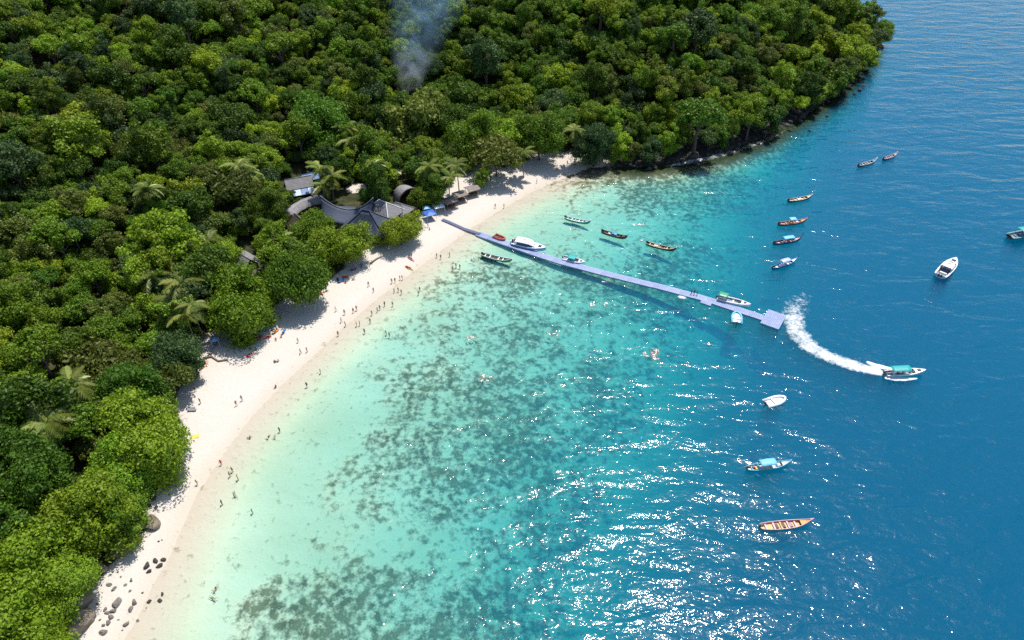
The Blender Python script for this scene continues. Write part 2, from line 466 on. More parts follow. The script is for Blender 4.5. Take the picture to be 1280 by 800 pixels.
# ------------------------------------------------------------------ trees
rng = np.random.default_rng(7)
def leaf_mat(name, lo, hi, trans=0.34, rough=.55):
    m, nt, N, L, P = new_mat(name)
    out = [n for n in N if n.type == 'OUTPUT_MATERIAL'][0]
    oi = N.new("ShaderNodeObjectInfo").outputs["Random"]
    f = noise(nt, 2.6, 3.0, .6)
    g = math_(nt, 'ADD', math_(nt, 'MULTIPLY', f, .75), math_(nt, 'MULTIPLY', oi, .5))
    col = ramp(nt, g, [(.30, lo), (.85, hi)])
    hs = N.new("ShaderNodeHueSaturation"); L.new(col, hs.inputs["Color"])
    wob = math_(nt, 'FRACT', math_(nt, 'MULTIPLY', oi, 37.7))
    L.new(math_(nt, 'ADD', .485, math_(nt, 'MULTIPLY', wob, .03)), hs.inputs["Hue"])
    L.new(math_(nt, 'ADD', .72, math_(nt, 'MULTIPLY', math_(nt, 'FRACT', math_(nt, 'MULTIPLY', oi, 91.3)), .5)), hs.inputs["Value"])
    L.new(hs.outputs[0], P.inputs["Base Color"])
    P.inputs["Roughness"].default_value = rough
    P.inputs["Specular IOR Level"].default_value = .35
    t = N.new("ShaderNodeBsdfTranslucent"); L.new(hs.outputs[0], t.inputs[0])
    mx = N.new("ShaderNodeMixShader"); mx.inputs[0].default_value = trans
    L.new(P.outputs[0], mx.inputs[1]); L.new(t.outputs[0], mx.inputs[2]); L.new(mx.outputs[0], out.inputs["Surface"])
    return m
TONES = {
    "deep green": leaf_mat("foliage_deep_green", (.036, .080, .005), (.122, .222, .015)),
    "mid green": leaf_mat("foliage_mid_green", (.068, .135, .006), (.205, .330, .020)),
    "yellow-green": leaf_mat("foliage_yellow_green", (.112, .188, .006), (.305, .420, .022)),
    "olive": leaf_mat("foliage_olive", (.066, .100, .012), (.190, .232, .036)),
    "blue-green": leaf_mat("foliage_blue_green", (.036, .078, .018), (.105, .175, .045)),
}
BARK = paint("tree_bark", (.13, .10, .075), .9, var=.35, scale=1.5)
PALE_BARK = paint("pale_bark", (.26, .22, .18), .9, var=.3, scale=1.5)

def ico(n=1):
    bm = bmesh.new(); bmesh.ops.create_icosphere(bm, subdivisions=n, radius=1.0)
    v = np.array([p.co[:] for p in bm.verts]); f = np.array([[p.index for p in q.verts] for q in bm.faces]); bm.free()
    return v, f
ICO1, ICO2 = ico(1), ico(2)
def rand_dir(r, n, up=0.0):
    d = r.normal(size=(n, 3)); d[:, 2] += up
    return d / np.linalg.norm(d, axis=1)[:, None]
def crown_geo(seed, nl=34, leaves=75, flat=.62, kind="round", leaf=.062):
    """unit-radius crown sitting on z=0: leafy clumps around lobes, with opaque cores added to block light"""
    r = np.random.default_rng(seed)
    if kind == "round":
        d = rand_dir(r, nl, .55); d[:, 2] = np.where(d[:, 2] < -.25, -d[:, 2] * .5, d[:, 2])
        rad = r.uniform(.48, .80, nl); c = d * rad[:, None] * np.array([1, 1, flat]); lr = r.uniform(.15, .36, nl)
    elif kind == "full":
        d = rand_dir(r, nl, .25); rad = r.uniform(.50, .86, nl); c = d * rad[:, None] * np.array([1, 1, .85 * flat / .62]); lr = r.uniform(.12, .34, nl)
    elif kind == "flat":
        a = r.uniform(0, 2 * math.pi, nl); q = np.sqrt(r.uniform(.02, 1, nl)) * .82
        c = np.stack([q * np.cos(a), q * np.sin(a), .32 * (1 - q ** 2) + r.uniform(-.10, .10, nl)], -1); lr = r.uniform(.17, .30, nl)
    elif kind == "tall":
        h = r.uniform(-.9, 1.0, nl); a = r.uniform(0, 2 * math.pi, nl); q = np.sqrt(np.clip(1 - np.abs(h) ** 2.6, 0, 1)) * r.uniform(.35, .72, nl)
        c = np.stack([q * np.cos(a), q * np.sin(a), h * 1.35], -1); lr = r.uniform(.22, .36, nl)
    else:                                   # ragged: several separate tufts
        d = rand_dir(r, nl, .2); rad = r.uniform(.30, .98, nl) ; c = d * rad[:, None] * np.array([1, 1, .75]); lr = r.uniform(.13, .27, nl)
    az = np.arctan2(c[:, 1], c[:, 0])
    c *= (1 + .20 * np.sin(2 * az + seed) + .16 * np.sin(3 * az + 2.1 * seed) + .08 * np.sin(5 * az + 3.3 * seed))[:, None]
    c += .14 * np.sin(c[:, [1, 2, 0]] * 4.0 + seed)
    V, F, n0 = [], [], 0
    iv, jf = ICO1
    base_leaves = leaves
    for ci, ri in zip(c, lr):
        leaves = int(base_leaves * min(2.2, max(.5, (ri / .25) ** 2)))
        jit = 1 + .25 * r.normal(size=len(iv))
        v = iv * (ri * .56 * jit)[:, None] * np.array([1, 1, .82]) + ci  # opaque core added inside each lobe to keep light from passing through
        V.append(v); F.append(jf + n0); n0 += len(v)
        d = rand_dir(r, leaves, .45)
        p = ci + d * (ri * r.uniform(.62, 1.28, leaves))[:, None] * np.array([1, 1, .85])
        nrm = d + .75 * r.normal(size=(leaves, 3)); nrm /= np.linalg.norm(nrm, axis=1)[:, None]
        t1 = np.cross(nrm, r.normal(size=(leaves, 3))); t1 /= np.linalg.norm(t1, axis=1)[:, None]
        t2 = np.cross(nrm, t1)
        sz = (leaf * r.uniform(.55, 1.25, leaves))[:, None]
        a_, b_, c_, d_ = p - t1 * sz, p + t2 * sz * .62 + nrm * sz * .15, p + t1 * sz, p - t2 * sz * .62 + nrm * sz * .15
        V.append(np.stack([a_, b_, c_, d_], 1).reshape(-1, 3))
        k = n0 + np.arange(leaves)[:, None] * 4
        F.append(np.concatenate([k + [0, 1, 2], k + [0, 2, 3]])); n0 += leaves * 4
    return np.concatenate(V), np.concatenate(F)
CROWN_KINDS = [("full", 48, .62), ("full", 42, .75), ("round", 44, .60), ("flat", 40, .5), ("tall", 34, 1), ("ragged", 56, .7), ("full", 54, .55)]
CROWNS = {}
for tone, m in TONES.items():
    for i, (kd, nl, fl) in enumerate(CROWN_KINDS):
        gv, gf = crown_geo(101 + i * 7, nl, 115, fl, kd)
        CROWNS[tone, i] = fast_mesh("crown", gv, gf, m)
def big_crown(seed, tone, kd="round", nl=80, flat=.62):
    gv, gf = crown_geo(seed, nl, 200, flat, kd, .037)
    return fast_mesh("crown", gv, gf, TONES[tone])
BIG = {}
for tone in ("mid green", "yellow-green", "deep green", "blue-green"):
    for k in range(2):
        BIG[tone, k] = big_crown(500 + 13 * k + len(tone), tone, "full", 110, .62 - .06 * k)

def trunk_mesh(seed, limbs=5, mat=BARK):
    """unit tree: base at 0, crown heart at z=1, trunk radius about 0.035"""
    r = random.Random(seed); b = MB()
    lean = [(r.uniform(-.05, .05) * t, r.uniform(-.05, .05) * t, t) for t in (0, .25, .5, .75, 1.0)]
    b.tube(lean, [.05, .038, .032, .026, .018], 7)
    for k in range(limbs):
        a = 2 * math.pi * k / limbs + r.uniform(-.4, .4); z0 = r.uniform(.45, .75); l = r.uniform(.25, .42)
        b.tube([(0, 0, z0), (l * .5 * math.cos(a), l * .5 * math.sin(a), z0 + .16), (l * math.cos(a), l * math.sin(a), z0 + .38)], [.02, .014, .006], 5)
    return b.mesh("trunk", mat, True)
TRUNKS = [trunk_mesh(i) for i in range(4)]

CROWN_WORD = {"full": "tree with a dense bushy crown", "round": "tree with a rounded crown", "flat": "tree with a flat-topped crown", "tall": "tree with a narrow upright crown", "ragged": "tree with a ragged open crown"}
def gs2_at(x, y): return _look(gs2, x, y)
def tree(x, y, R, H, tone, ki, rz, label=None, group=None, crown=None, zg=None, name="forest_tree", sz=1.0):
    zg = gz(x, y) if zg is None else zg
    e = empty(name, (x, y, zg - .15), rz)
    if label is None:
        sh = CROWN_WORD[CROWN_KINDS[ki][0]]
        where = ("in the wood behind the white beach" if x < 60 and gs2_at(x, y) < 28 else "on the forested headland" if x > 40 else "in the forest canopy high on the slope")
        label, group = "%s %s %s" % (tone.replace("olive", "olive-brown"), sh, where), "%s %s trees %s" % (tone.replace("olive", "olive-brown"), CROWN_KINDS[ki][0], where)
    tag(e, label, "tree", group)
    hz = max(H - R * .55, R * .6)
    t = link("trunk", TRUNKS[ki % 4], e, (0, 0, 0), None, (hz * 1.0, hz * 1.0, hz))
    c = link("crown", crown or CROWNS[tone, ki], e, (0, 0, hz), None, (R, R, R * sz))
    return e

# trees that can be singled out: crown centre pixel, crown radius in pixels, height, tone, label
HERO = [
    (180, 545, 56, 12, "yellow-green", "large rounded bright green tree whose crown overhangs the pale sand"),
    (302, 378, 46, 11, "yellow-green", "spreading bright green tree above the shaded sand beside the fallen log"),
    (366, 348, 42, 11, "mid green", "broad flat-topped green tree leaning over the sand beside the low grey hut roof"),
    (420, 304, 33, 10, "yellow-green", "rounded bright green tree in front of the swooping saddle roofs"),
    (388, 286, 26, 9, "mid green", "green tree wrapped around by the long curved roof"),
    (467, 226, 20, 17, "deep green", "tall column-shaped dark green tree behind the hip-roofed hall"),
    (499, 286, 24, 8, "yellow-green", "compact round tree standing alone at the sand edge below the hip roof"),
    (474, 300, 9, 4, "mid green", "small bush-like tree at the edge of the sandy yard"),
    (217, 443, 34, 9, "blue-green", "glossy dark green round-crowned tree at the top of the beach by the pink kayaks"),
    (541, 234, 20, 8, "mid green", "leafy tree between the domed hut and the beach shelters"),
    (524, 248, 13, 6, "yellow-green", "small light green tree beside the domed hut entrance"),
    (674, 166, 30, 15, "mid green", "tall pale-topped tree at the far end of the white beach"),
    (620, 190, 34, 13, "olive", "wide olive-toned tree over the sandy clearing near the far shelters"),
    (590, 170, 30, 13, "mid green", "large green tree behind the sandy clearing"),
    (560, 150, 30, 12, "deep green", "domed dark tree beside the column of smoke"),
    (604, 221, 12, 6, "mid green", "low leafy tree shading the end of the beach shelters"),
    (745, 178, 26, 13, "blue-green", "dull green tree where the beach meets the dark headland"),
    (120, 455, 46, 12, "olive", "feathery brownish-green tree in the wood above the narrow beach"),
    (100, 650, 60, 11, "yellow-green", "massive bright green tree above the dark rock wall"),
    (136, 632, 38, 9, "mid green", "bright leafy tree hanging over the brown boulder on the sand"),
    (40, 720, 66, 11, "yellow-green", "big sunlit tree above the brown rock outcrop by the strewn stones"),
    (85, 725, 36, 9, "mid green", "rounded green tree over the shaded strip of grey sand"),
    (165, 490, 40, 11, "deep green", "dark green tree just behind the rounded bright one at the beach"),
    (200, 480, 34, 9, "olive", "spiky olive-green tree beside the bare grey shrub"),
    (30, 580, 56, 12, "mid green", "broad green tree beside the big fan of palm fronds"),
    (40, 790, 50, 10, "yellow-green", "sunlit tree with yellow tips on the brown rock outcrop"),
    (395, 150, 40, 13, "deep green", "wide dome of very dark foliage on the lower slope"),
    (520, 160, 44, 12, "olive", "broad brownish-green tree below the smoke"),
    (290, 232, 36, 13, "olive", "wide light olive-toned tree on the slope above the lone house"),
    (420, 300 - 85, 18, 10, "deep green", "dark tree between the lone house and the column-shaped tree"),
    (150, 585, 38, 10, "mid green", "green tree tucked below the rounded bright one at the beach"),
    (275, 318, 26, 10, "mid green", "green tree beside the low grey hut roof"),
    (330, 262, 24, 12, "mid green", "round green tree next to the long curved roof"),
]
placed = []
forest_specs = []
for px, py, rp, H, tone, lab in HERO:
    x, y, zg = on_ground(px, py, H * .72)
    dep = float(project(x, y, zg + H * .7)[2])
    R = rp * dep / FPX
    tall = "column" in lab and "dark" in lab and "behind" in lab
    ki = int(rng.integers(0, 100))
    if tall:
        tree(x, y, R, H * .75, tone, 4, 1.0, lab, "notable trees", zg=zg, name="broadleaf_tree", sz=1.25)
    elif "flat-topped" in lab:
        tree(x, y, R, H, tone, 3, ki, lab, "notable trees", big_crown(77, tone, "flat", 90), zg, "broadleaf_tree", 1.4)
    else:
        tree(x, y, R, H, tone, ki % 4, ki, lab, "notable trees", BIG.get((tone, ki % 2)) if R > 5 else CROWNS[tone, ki % 2], zg, "broadleaf_tree", 1.1)
    placed.append((x, y, R * .85))

# the forest: scattered crowns, closest 300 as single trees, the rest as one wood
ROOF_CLEAR = [(435, 258, 12), (418, 262, 7), (462, 268, 9), (480, 262, 8), (503, 240, 6), (375, 228, 6), (383, 220, 4), (383, 258, 5), (371, 275, 4), (303, 324, 8), (312, 334, 6), (570, 245, 6), (590, 236, 5), (448, 270, 6), (398, 250, 4)]
blocks = [(*at2(a, b, 4.0), r) for a, b, r in ROOF_CLEAR] + [(*at2(a, b + 13, 4.0), r * .9) for a, b, r in ROOF_CLEAR] + [(*at2(a, b + 24, 4.0), r * .7) for a, b, r in ROOF_CLEAR[:5]] + [(x, y, r * .8) for x, y, r in clear_w]
N0 = 60000
cand = np.stack([rng.uniform(-296, 225, N0), rng.uniform(20, 560, N0)], -1)
cz, cs, cs2, _ = ground(cand[:, 0], cand[:, 1])
ppx, ppy, pdep = project(cand[:, 0], cand[:, 1], cz + 9)
ok = (cs2 > np.where(cand[:, 0] > 36, -5.5, 1.5)) & (pdep > 30) & (ppx > -140) & (ppx < 1330) & (ppy > -130) & (ppy < 960)
ok &= cand[:, 1] < 480
cand, cz, cs2 = cand[ok], cz[ok], cs2[ok]
kept = []
grid = {}
for i, (x, y) in enumerate(cand):
    near = float(np.clip(cs2[i] / 60, 0, 1))
    R = float(rng.uniform(3.6, 6.4)) * (1.0 - .12 * near)
    if rng.random() < .14: R *= 1.45
    elif rng.random() < .25: R *= .72
    if any((x - a) ** 2 + (y - b) ** 2 < (r + R * .45) ** 2 for a, b, r in blocks): continue
    if any((x - a) ** 2 + (y - b) ** 2 < (r + R * .25) ** 2 for a, b, r in placed): continue
    gxk, gyk = int(x // 8), int(y // 8); hit = False
    for da in (-1, 0, 1):
        for db in (-1, 0, 1):
            for j in grid.get((gxk + da, gyk + db), ()):
                if (x - kept[j][0]) ** 2 + (y - kept[j][1]) ** 2 < (.47 * (R + kept[j][2])) ** 2: hit = True; break
            if hit: break
        if hit: break
    if hit: continue
    grid.setdefault((gxk, gyk), []).append(len(kept)); kept.append((x, y, R, cz[i]))
K = np.array(kept)
tn = fbm(K[:, 0] / 35, K[:, 1] / 35, 3, 55)
tone_names = list(TONES)
def pick_tone(t, u):
    w = {"deep green": .30 + 1.2 * max(0, .5 - t), "mid green": .34, "yellow-green": .21 + 1.0 * max(0, t - .5), "olive": .13, "blue-green": .10}
    s = sum(w.values()); u *= s
    for k, v in w.items():
        u -= v
        if u <= 0: return k
    return "mid green"
specs = []
for (x, y, R, zg), t in zip(K, tn):
    H = R * rng.uniform(1.1, 2.3) + 2.0 + (3.5 if rng.random() < .1 else 0)
    specs.append((x, y, R, zg, H, pick_tone(t, rng.random()), int(rng.choice(7, p=[.17, .15, .12, .16, .08, .19, .13])), rng.uniform(0, 6.28)))
shr = []
for i in range(0, len(cand), 9):
    x, y = cand[i]
    if cs2[i] < 3 or any((x - a) ** 2 + (y - b) ** 2 < (r * .8) ** 2 for a, b, r in blocks): continue
    R = float(rng.uniform(1.8, 3.2)); shr.append((x, y, R, cz[i], R * rng.uniform(.9, 1.5), pick_tone(.5, rng.random()), int(rng.choice([0, 1, 2, 6])), rng.uniform(0, 6.28)))
px_, py_, pd_ = project(K[:, 0], K[:, 1], K[:, 3] + 8)
size = np.where((px_ > -30) & (px_ < 1310) & (py_ > -30) & (py_ < 830), K[:, 2] / pd_, 0)
order = np.argsort(-size)
single = set(order[:300].tolist())
rest = []
for i, sp in enumerate(specs):
    x, y, R, zg, H, tone, ki, rz = sp
    if i in single: tree(x, y, R, H, tone, ki, rz, zg=zg)
    else: rest.append(sp)
rest += shr
# every crown kind as a picking list for the far wood (unlinked objects, only their meshes are used)
pick = bpy.data.collections.new("crown_kinds")
codes = {}
for tone in tone_names:
    for i in range(len(CROWN_KINDS)):
        nm = "crown_kind_%02d" % len(codes)
        o = bpy.data.objects.new(nm, CROWNS[tone, i]); pick.objects.link(o); codes[tone, i] = len(codes)
pm = bpy.data.meshes.new("far_wood")
pm.from_pydata([(x, y, zg + H - R * .5) for x, y, R, zg, H, tone, ki, rz in rest], [], [])
for an, ty, vals in (("rz", 'FLOAT', [s[7] for s in rest]), ("sc", 'FLOAT', [s[2] for s in rest]), ("kd", 'INT', [codes[s[5], s[6]] for s in rest])):
    a = pm.attributes.new(an, ty, 'POINT')
    a.data.foreach_set("value", np.array(vals, np.float32 if ty == 'FLOAT' else np.int32))
wood = link("hillside_wood", pm)
tag(wood, "dense green forest covering the steep hillside above the bay", "forest", kind="stuff")
ng = bpy.data.node_groups.new("wood_scatter", 'GeometryNodeTree')
ng.interface.new_socket("Geometry", in_out='INPUT', socket_type='NodeSocketGeometry')
ng.interface.new_socket("Geometry", in_out='OUTPUT', socket_type='NodeSocketGeometry')
gi, go = ng.nodes.new("NodeGroupInput"), ng.nodes.new("NodeGroupOutput")
m2p = ng.nodes.new("GeometryNodeMeshToPoints")
ci = ng.nodes.new("GeometryNodeCollectionInfo"); ci.inputs[0].default_value = pick
ci.inputs["Separate Children"].default_value = True; ci.inputs["Reset Children"].default_value = True
iop = ng.nodes.new("GeometryNodeInstanceOnPoints"); iop.inputs["Pick Instance"].default_value = True
def named(n, t):
    q = ng.nodes.new("GeometryNodeInputNamedAttribute"); q.data_type = t; q.inputs[0].default_value = n
    return q.outputs[0]
cx = ng.nodes.new("ShaderNodeCombineXYZ")
ng.links.new(named("rz", 'FLOAT'), cx.inputs[2])
ng.links.new(gi.outputs[0], m2p.inputs[0]); ng.links.new(m2p.outputs[0], iop.inputs["Points"])
ng.links.new(ci.outputs[0], iop.inputs["Instance"]); ng.links.new(named("kd", 'INT'), iop.inputs["Instance Index"])
ng.links.new(cx.outputs[0], iop.inputs["Rotation"]); ng.links.new(named("sc", 'FLOAT'), iop.inputs["Scale"])
ng.links.new(iop.outputs[0], go.inputs[0])
md = wood.modifiers.new("scatter", 'NODES'); md.node_group = ng
print("TREES", len(specs), "rest", len(rest))
# ------------------------------------------------------------------ palms and bare shrubs
def frond_mesh(seed, m):
    r = random.Random(seed); L = 1.0; n = 15; V, F = [], []
    spine = []
    for i in range(n + 1):
        t = i / n
        spine.append(Vector((L * (t - .12 * t * t), 0, .42 * t - .78 * t * t)))
    b = MB(); b.tube(spine, [.016 * (1 - .85 * i / n) for i in range(n + 1)], 4)
    for i in range(1, n):
        t = i / n; ll = .30 * math.sin(math.pi * min(1, .18 + .78 * t)) + .05
        for sgn in (-1, 1):
            for h in (0, .5):
                p = spine[i].lerp(spine[i + 1], h); a = r.uniform(.55, .8)
                q = p + Vector((ll * .55, sgn * ll * a, -ll * r.uniform(.25, .6)))
                w = Vector((.042, 0, 0))
                b.add([p - w, p + w, q], [(0, 1, 2)])
    return b.mesh("frond", m)
PALM_LEAF = leaf_mat("foliage_palm", (.09, .14, .018), (.27, .32, .07), .25, .4)
FRONDS = [frond_mesh(i, PALM_LEAF) for i in range(3)]
def palm(px, py, H, FL, label, group="coconut palms in the beach wood", nf=13):
    H *= 1.25
    x, y, zg = on_ground(px, py, H)
    e = empty("coconut_palm", (x, y, zg - .1), random.Random(px).uniform(0, 6)); tag(e, label, "palm tree", group)
    r = random.Random(px * 7 + py); lx, ly = r.uniform(-.8, .8), r.uniform(-.8, .8)
    pts = [(lx * t * t, ly * t * t, H * t) for t in (0, .2, .4, .6, .8, 1)]
    MB().tube(pts, [.26, .19, .17, .16, .15, .17], 7).build("trunk", PALE_BARK, e, True)
    for k in range(nf):
        el = r.uniform(-.35, .75)
        link("frond", FRONDS[k % 3], e, (lx, ly, H), (0, -el, 2.4 * k + r.uniform(-.2, .2)), FL * 1.2 * r.uniform(.85, 1.1))
    return e
P_SET = [(60, 528, 9, 5.2, "palm with a large fan of long arching fronds among the trees by the beach"),
         (190, 342, 10, 4.6, "palm with pale drooping fronds in the grove above the fallen log"), (225, 352, 11, 4.8, "tall palm in the grove beside the spreading bright tree"),
         (238, 380, 9, 4.6, "palm leaning over the shaded end of the grove"), (215, 378, 9, 4.4, None), (248, 330, 9, 4.4, None), (205, 325, 10, 4.4, None), (232, 395, 8, 4.2, None),
         (298, 208, 11, 4.6, None), (312, 215, 10, 4.2, None), (412, 222, 8, 4.6, "palm with broad fronds beside the lone house"), (398, 212, 9, 4.4, None), (402, 232, 7, 4.2, None),
         (721, 163, 11, 4.2, "palm standing at the far end of the white beach"), (182, 236, 11, 4.2, None), (85, 482, 10, 4.6, None), (560, 222, 8, 4.0, None), (537, 208, 9, 4.2, None),
         (432, 160, 10, 4.2, None), (440, 175, 9, 4.2, None), (572, 205, 9, 4.0, None), (350, 300, 8, 4.0, None), (655, 190, 8, 3.8, None), (262, 300, 9, 4.2, None), (468, 205, 9, 4, None)]
for px, py, H, FL, lab in P_SET:
    palm(px, py, H, FL, lab or "coconut palm with feathery fronds poking through the forest canopy", None if lab is None and False else "coconut palms in the beach wood")
def bare_shrub(px, py, S, label):
    x, y, zg = on_ground(px, py, S * .7); r = random.Random(px); b = MB()
    def br(p, d, l, w, n):
        q = p + d * l; b.tube([p, q], [w, w * .6], 4, cap=False)
        if n:
            for _ in range(3):
                nd = (d + Vector((r.uniform(-.8, .8), r.uniform(-.8, .8), r.uniform(-.1, .5)))).normalized()
                br(q, nd, l * .72, w * .6, n - 1)
    for k in range(5):
        br(Vector((0, 0, 0)), Vector((r.uniform(-.7, .7), r.uniform(-.7, .7), 1)).normalized(), S * .36, .07, 4)
    o = b.build("bare_shrub", paint("dead_twig", (.34, .29, .25), .9), None, False, (x, y, zg))
    tag(o, label, "shrub", "leafless shrubs")
bare_shrub(187, 462, 6, "leafless grey shrub behind the glossy dark tree")
bare_shrub(218, 404, 5, "leafless pale shrub above the glossy dark tree at the beach")
bare_shrub(12, 520, 4, "bare grey bush in the wood beside the large palm")
# ------------------------------------------------------------------ resort buildings
def roof_mat(name, col, stripe=2.4, var=.3, rough=.75):
    m, nt, N, L, P = new_mat(name)
    tc = N.new("ShaderNodeTexCoord").outputs["Object"]
    sp = N.new("ShaderNodeSeparateXYZ"); L.new(tc, sp.inputs[0])
    w = math_(nt, 'FRACT', math_(nt, 'MULTIPLY', math_(nt, 'ADD', sp.outputs[2], math_(nt, 'MULTIPLY', noise(nt, 2.0, 2.0, .5, tc), .15)), stripe))
    f = noise(nt, 1.4, 5.0, .65, tc)
    c = ramp(nt, f, [(.3, tuple(q * (1 - var) for q in col)), (.7, tuple(q * (1 + var) for q in col))])
    L.new(mixc(nt, math_(nt, 'MULTIPLY', w, .35), c, tuple(q * .55 for q in col)), P.inputs["Base Color"])
    P.inputs["Roughness"].default_value = rough
    L.new(bump(nt, math_(nt, 'ADD', w, f), .8, .12), P.inputs["Normal"])
    return m
SHINGLE = roof_mat("grey_shingle", (.25, .24, .25))
DARKSH = roof_mat("blue_grey_shingle", (.055, .072, .115))
THATCH = roof_mat("weathered_thatch", (.24, .20, .175), 3.0)
TANTH = roof_mat("tan_thatch", (.34, .26, .17), 3.5)
BLUEM = roof_mat("blue_metal_sheet", (.10, .20, .42), 1.0, .15, .4)
WOOD = paint("brown_timber", (.16, .10, .06), .8, var=.3)
WALLP = paint("cream_plaster", (.55, .48, .38), .85)
WHITE_TRIM = paint("white_trim", (.74, .74, .74), .6)
def place(px, py, z=0.0):
    x, y, zg = on_ground(px, py, z)
    return (x, y, zg)
def grid_slab(b, fn, nu, nv, th=.14, mi=0):
    """a curved sheet with thickness; fn(u,v)->(x,y,z)"""
    top = [[Vector(fn(i / nu, j / nv)) for j in range(nv + 1)] for i in range(nu + 1)]
    n0 = len(b.v); w = nv + 1; off = (nu + 1) * w
    v = [p for r in top for p in r] + [p - Vector((0, 0, th)) for r in top for p in r]; f = []
    for i in range(nu):
        for j in range(nv):
            a = i * w + j; q = (a, a + 1, a + w + 1, a + w)
            f.append(q); f.append(tuple(k + off for k in q[::-1]))
    for i in range(nu):
        for j in (0, nv): a = i * w + j; f.append((a, a + w, a + w + off, a + off))
    for j in range(nv):
        for i in (0, nu): a = i * w + j; f.append((a, a + 1, a + 1 + off, a + off))
    b.add(v, f, mi)
def posts_walls(e, sx, sy, h, wall=True, posts=True, wmat=None, nx=3):
    if posts:
        for i in range(nx):
            for j in (-1, 1):
                x = sx * (-.5 + i / (nx - 1))
                MB().tube([(x, j * sy / 2, -.4), (x, j * sy / 2, h)], .11, 6).build("post", WOOD, e, True)
    if wall:
        MB().box((0, 0, h / 2 - .2), (sx * .82, sy * .72, h)).build("wall", wmat or WALLP, e)
        MB().box((0, -sy * .36 - .03, h * .38), (1.1, .08, h * .74)).build("door", WOOD, e)
        for x in (-.27, .27):
            w = MB().box((x * sx, -sy * .36 - .03, h * .55), (1.2, .08, 1.0)).build("window", paint("window_dark", (.03, .04, .05), .2), e)
            MB().box((x * sx, -sy * .36 - .09, h * .55 - .55), (1.4, .12, .08)).build("sill", WOOD, w)
def saddle_house(px, py, L, Wd, hm, he, eave, rz, m, label, twist=0.0):
    e = empty("saddle_roof_hall", place(px, py, hm), rz); tag(e, label, "building", "resort buildings")
    def rid(u): q = 2 * u - 1; return hm + (he - hm) * abs(q) ** 2.0
    for s in (-1, 1):
        def fn(u, v, s=s):
            q = 2 * u - 1
            half = Wd / 2 * (1 - .22 * q * q); zr = rid(u); ze = eave + .9 * q * q
            x = q * L / 2 * (1 + .0 * v) * (1.0 if v > 0 else 1.0) * (1 - .14 * v)
            return (x, s * half * v, zr + (ze - zr) * (v ** .75))
        b = MB(); grid_slab(b, fn, 16, 6); b.build("roof_slope", m, e, True)
    MB().tube([((2 * i / 16 - 1) * L / 2, 0, rid(i / 16) + .06) for i in range(17)], .16, 6).build("ridge_cap", SHINGLE, e, True)
    for s in (-1, 1):
        q = s * (L / 2 - 1.2); MB().add([(q, -Wd * .28, eave + .3), (q, Wd * .28, eave + .3), (q, 0, rid(.92) - .4), (q - .15 * s, -Wd * .28, eave + .3), (q - .15 * s, Wd * .28, eave + .3), (q - .15 * s, 0, rid(.92) - .4)],
             [(0, 1, 2), (5, 4, 3), (0, 3, 4, 1), (1, 4, 5, 2), (2, 5, 3, 0)]).build("gable_panel", WOOD, e)
    posts_walls(e, L * .74, Wd * .72, eave + .7)
    return e
def hip_house(px, py, L, Wd, h, eave, rl, rz, m, label, sag=1.0, trim=None, name="hip_roof_hall", wall=True, overhang=1.0):
    """hip roof with ridge length rl; sag > 1 makes the slopes sweep out"""
    e = empty(name, place(px, py, eave + h * .4), rz); tag(e, label, "building", "resort buildings")
    c = [(-L / 2, -Wd / 2), (L / 2, -Wd / 2), (L / 2, Wd / 2), (-L / 2, Wd / 2)]
    r0, r1 = (-rl / 2, 0), (rl / 2, 0)
    def pt(a, t, top):
        bx, by = a; tx, ty = top
        return bx + (tx - bx) * t, by + (ty - by) * t
    tops = [r0, r1, r1, r0]
    for k in range(4):
        a, b_, ta, tb = c[k], c[(k + 1) % 4], tops[k], tops[(k + 1) % 4]
        def fn(u, v, a=a, b_=b_, ta=ta, tb=tb):
            p, q = pt(a, v, ta), pt(b_, v, tb)
            lift = .35 * (2 * u - 1) ** 2 * (1 - v) * (sag > 1)
            return (p[0] + (q[0] - p[0]) * u, p[1] + (q[1] - p[1]) * u, eave + h * v ** sag + lift)
        b = MB(); grid_slab(b, fn, 8, 7); b.build("roof_slope", m, e, sag > 1)
    if trim:
        for k in range(4):
            MB().tube([(*pt(c[k], t / 6, tops[k]), eave + h * (t / 6) ** sag + .1 + .35 * (1 - t / 6) * (sag > 1)) for t in range(7)], .14, 5).build("hip_cap", trim, e, True)
        MB().tube([(r0[0] - .05, 0, eave + h + .1), (r1[0] + .05, 0, eave + h + .1)], .15, 6).build("ridge_cap", trim, e, True)
    posts_walls(e, L * .82, Wd * .82, eave + .1, wall)
    return e
saddle_house(436, 262, 17.0, 10.5, 5.2, 9.8, 3.2, math.radians(-4), DARKSH, "hall with a deeply swooping blue-grey saddle roof among the trees")
hip_house(459, 275, 16.0, 10.5, 5.6, 3.6, 2.5, math.radians(-14), DARKSH, "hall with a wide dark blue sweeping roof in front of the grey hip roof", 1.35, DARKSH, "sweeping_roof_hall")
hip_house(479, 259, 11.0, 8.5, 3.6, 4.0, 3.0, math.radians(-32), SHINGLE, "hall with a pale grey hip roof and light ridge caps", 1.0, WHITE_TRIM)
hip_house(499, 259, 7.5, 6.5, 2.4, 3.2, 2.4, math.radians(-28), SHINGLE, "small grey hip-roofed annex between the pale hip roof and the beach", 1.0, SHINGLE, "roofed_annex")
hip_house(370, 276, 6.4, 5.0, 4.4, 2.2, .3, math.radians(25), TANTH, "steep tan thatched hut beside the long curved roof", 1.1, TANTH, "thatched_hut")
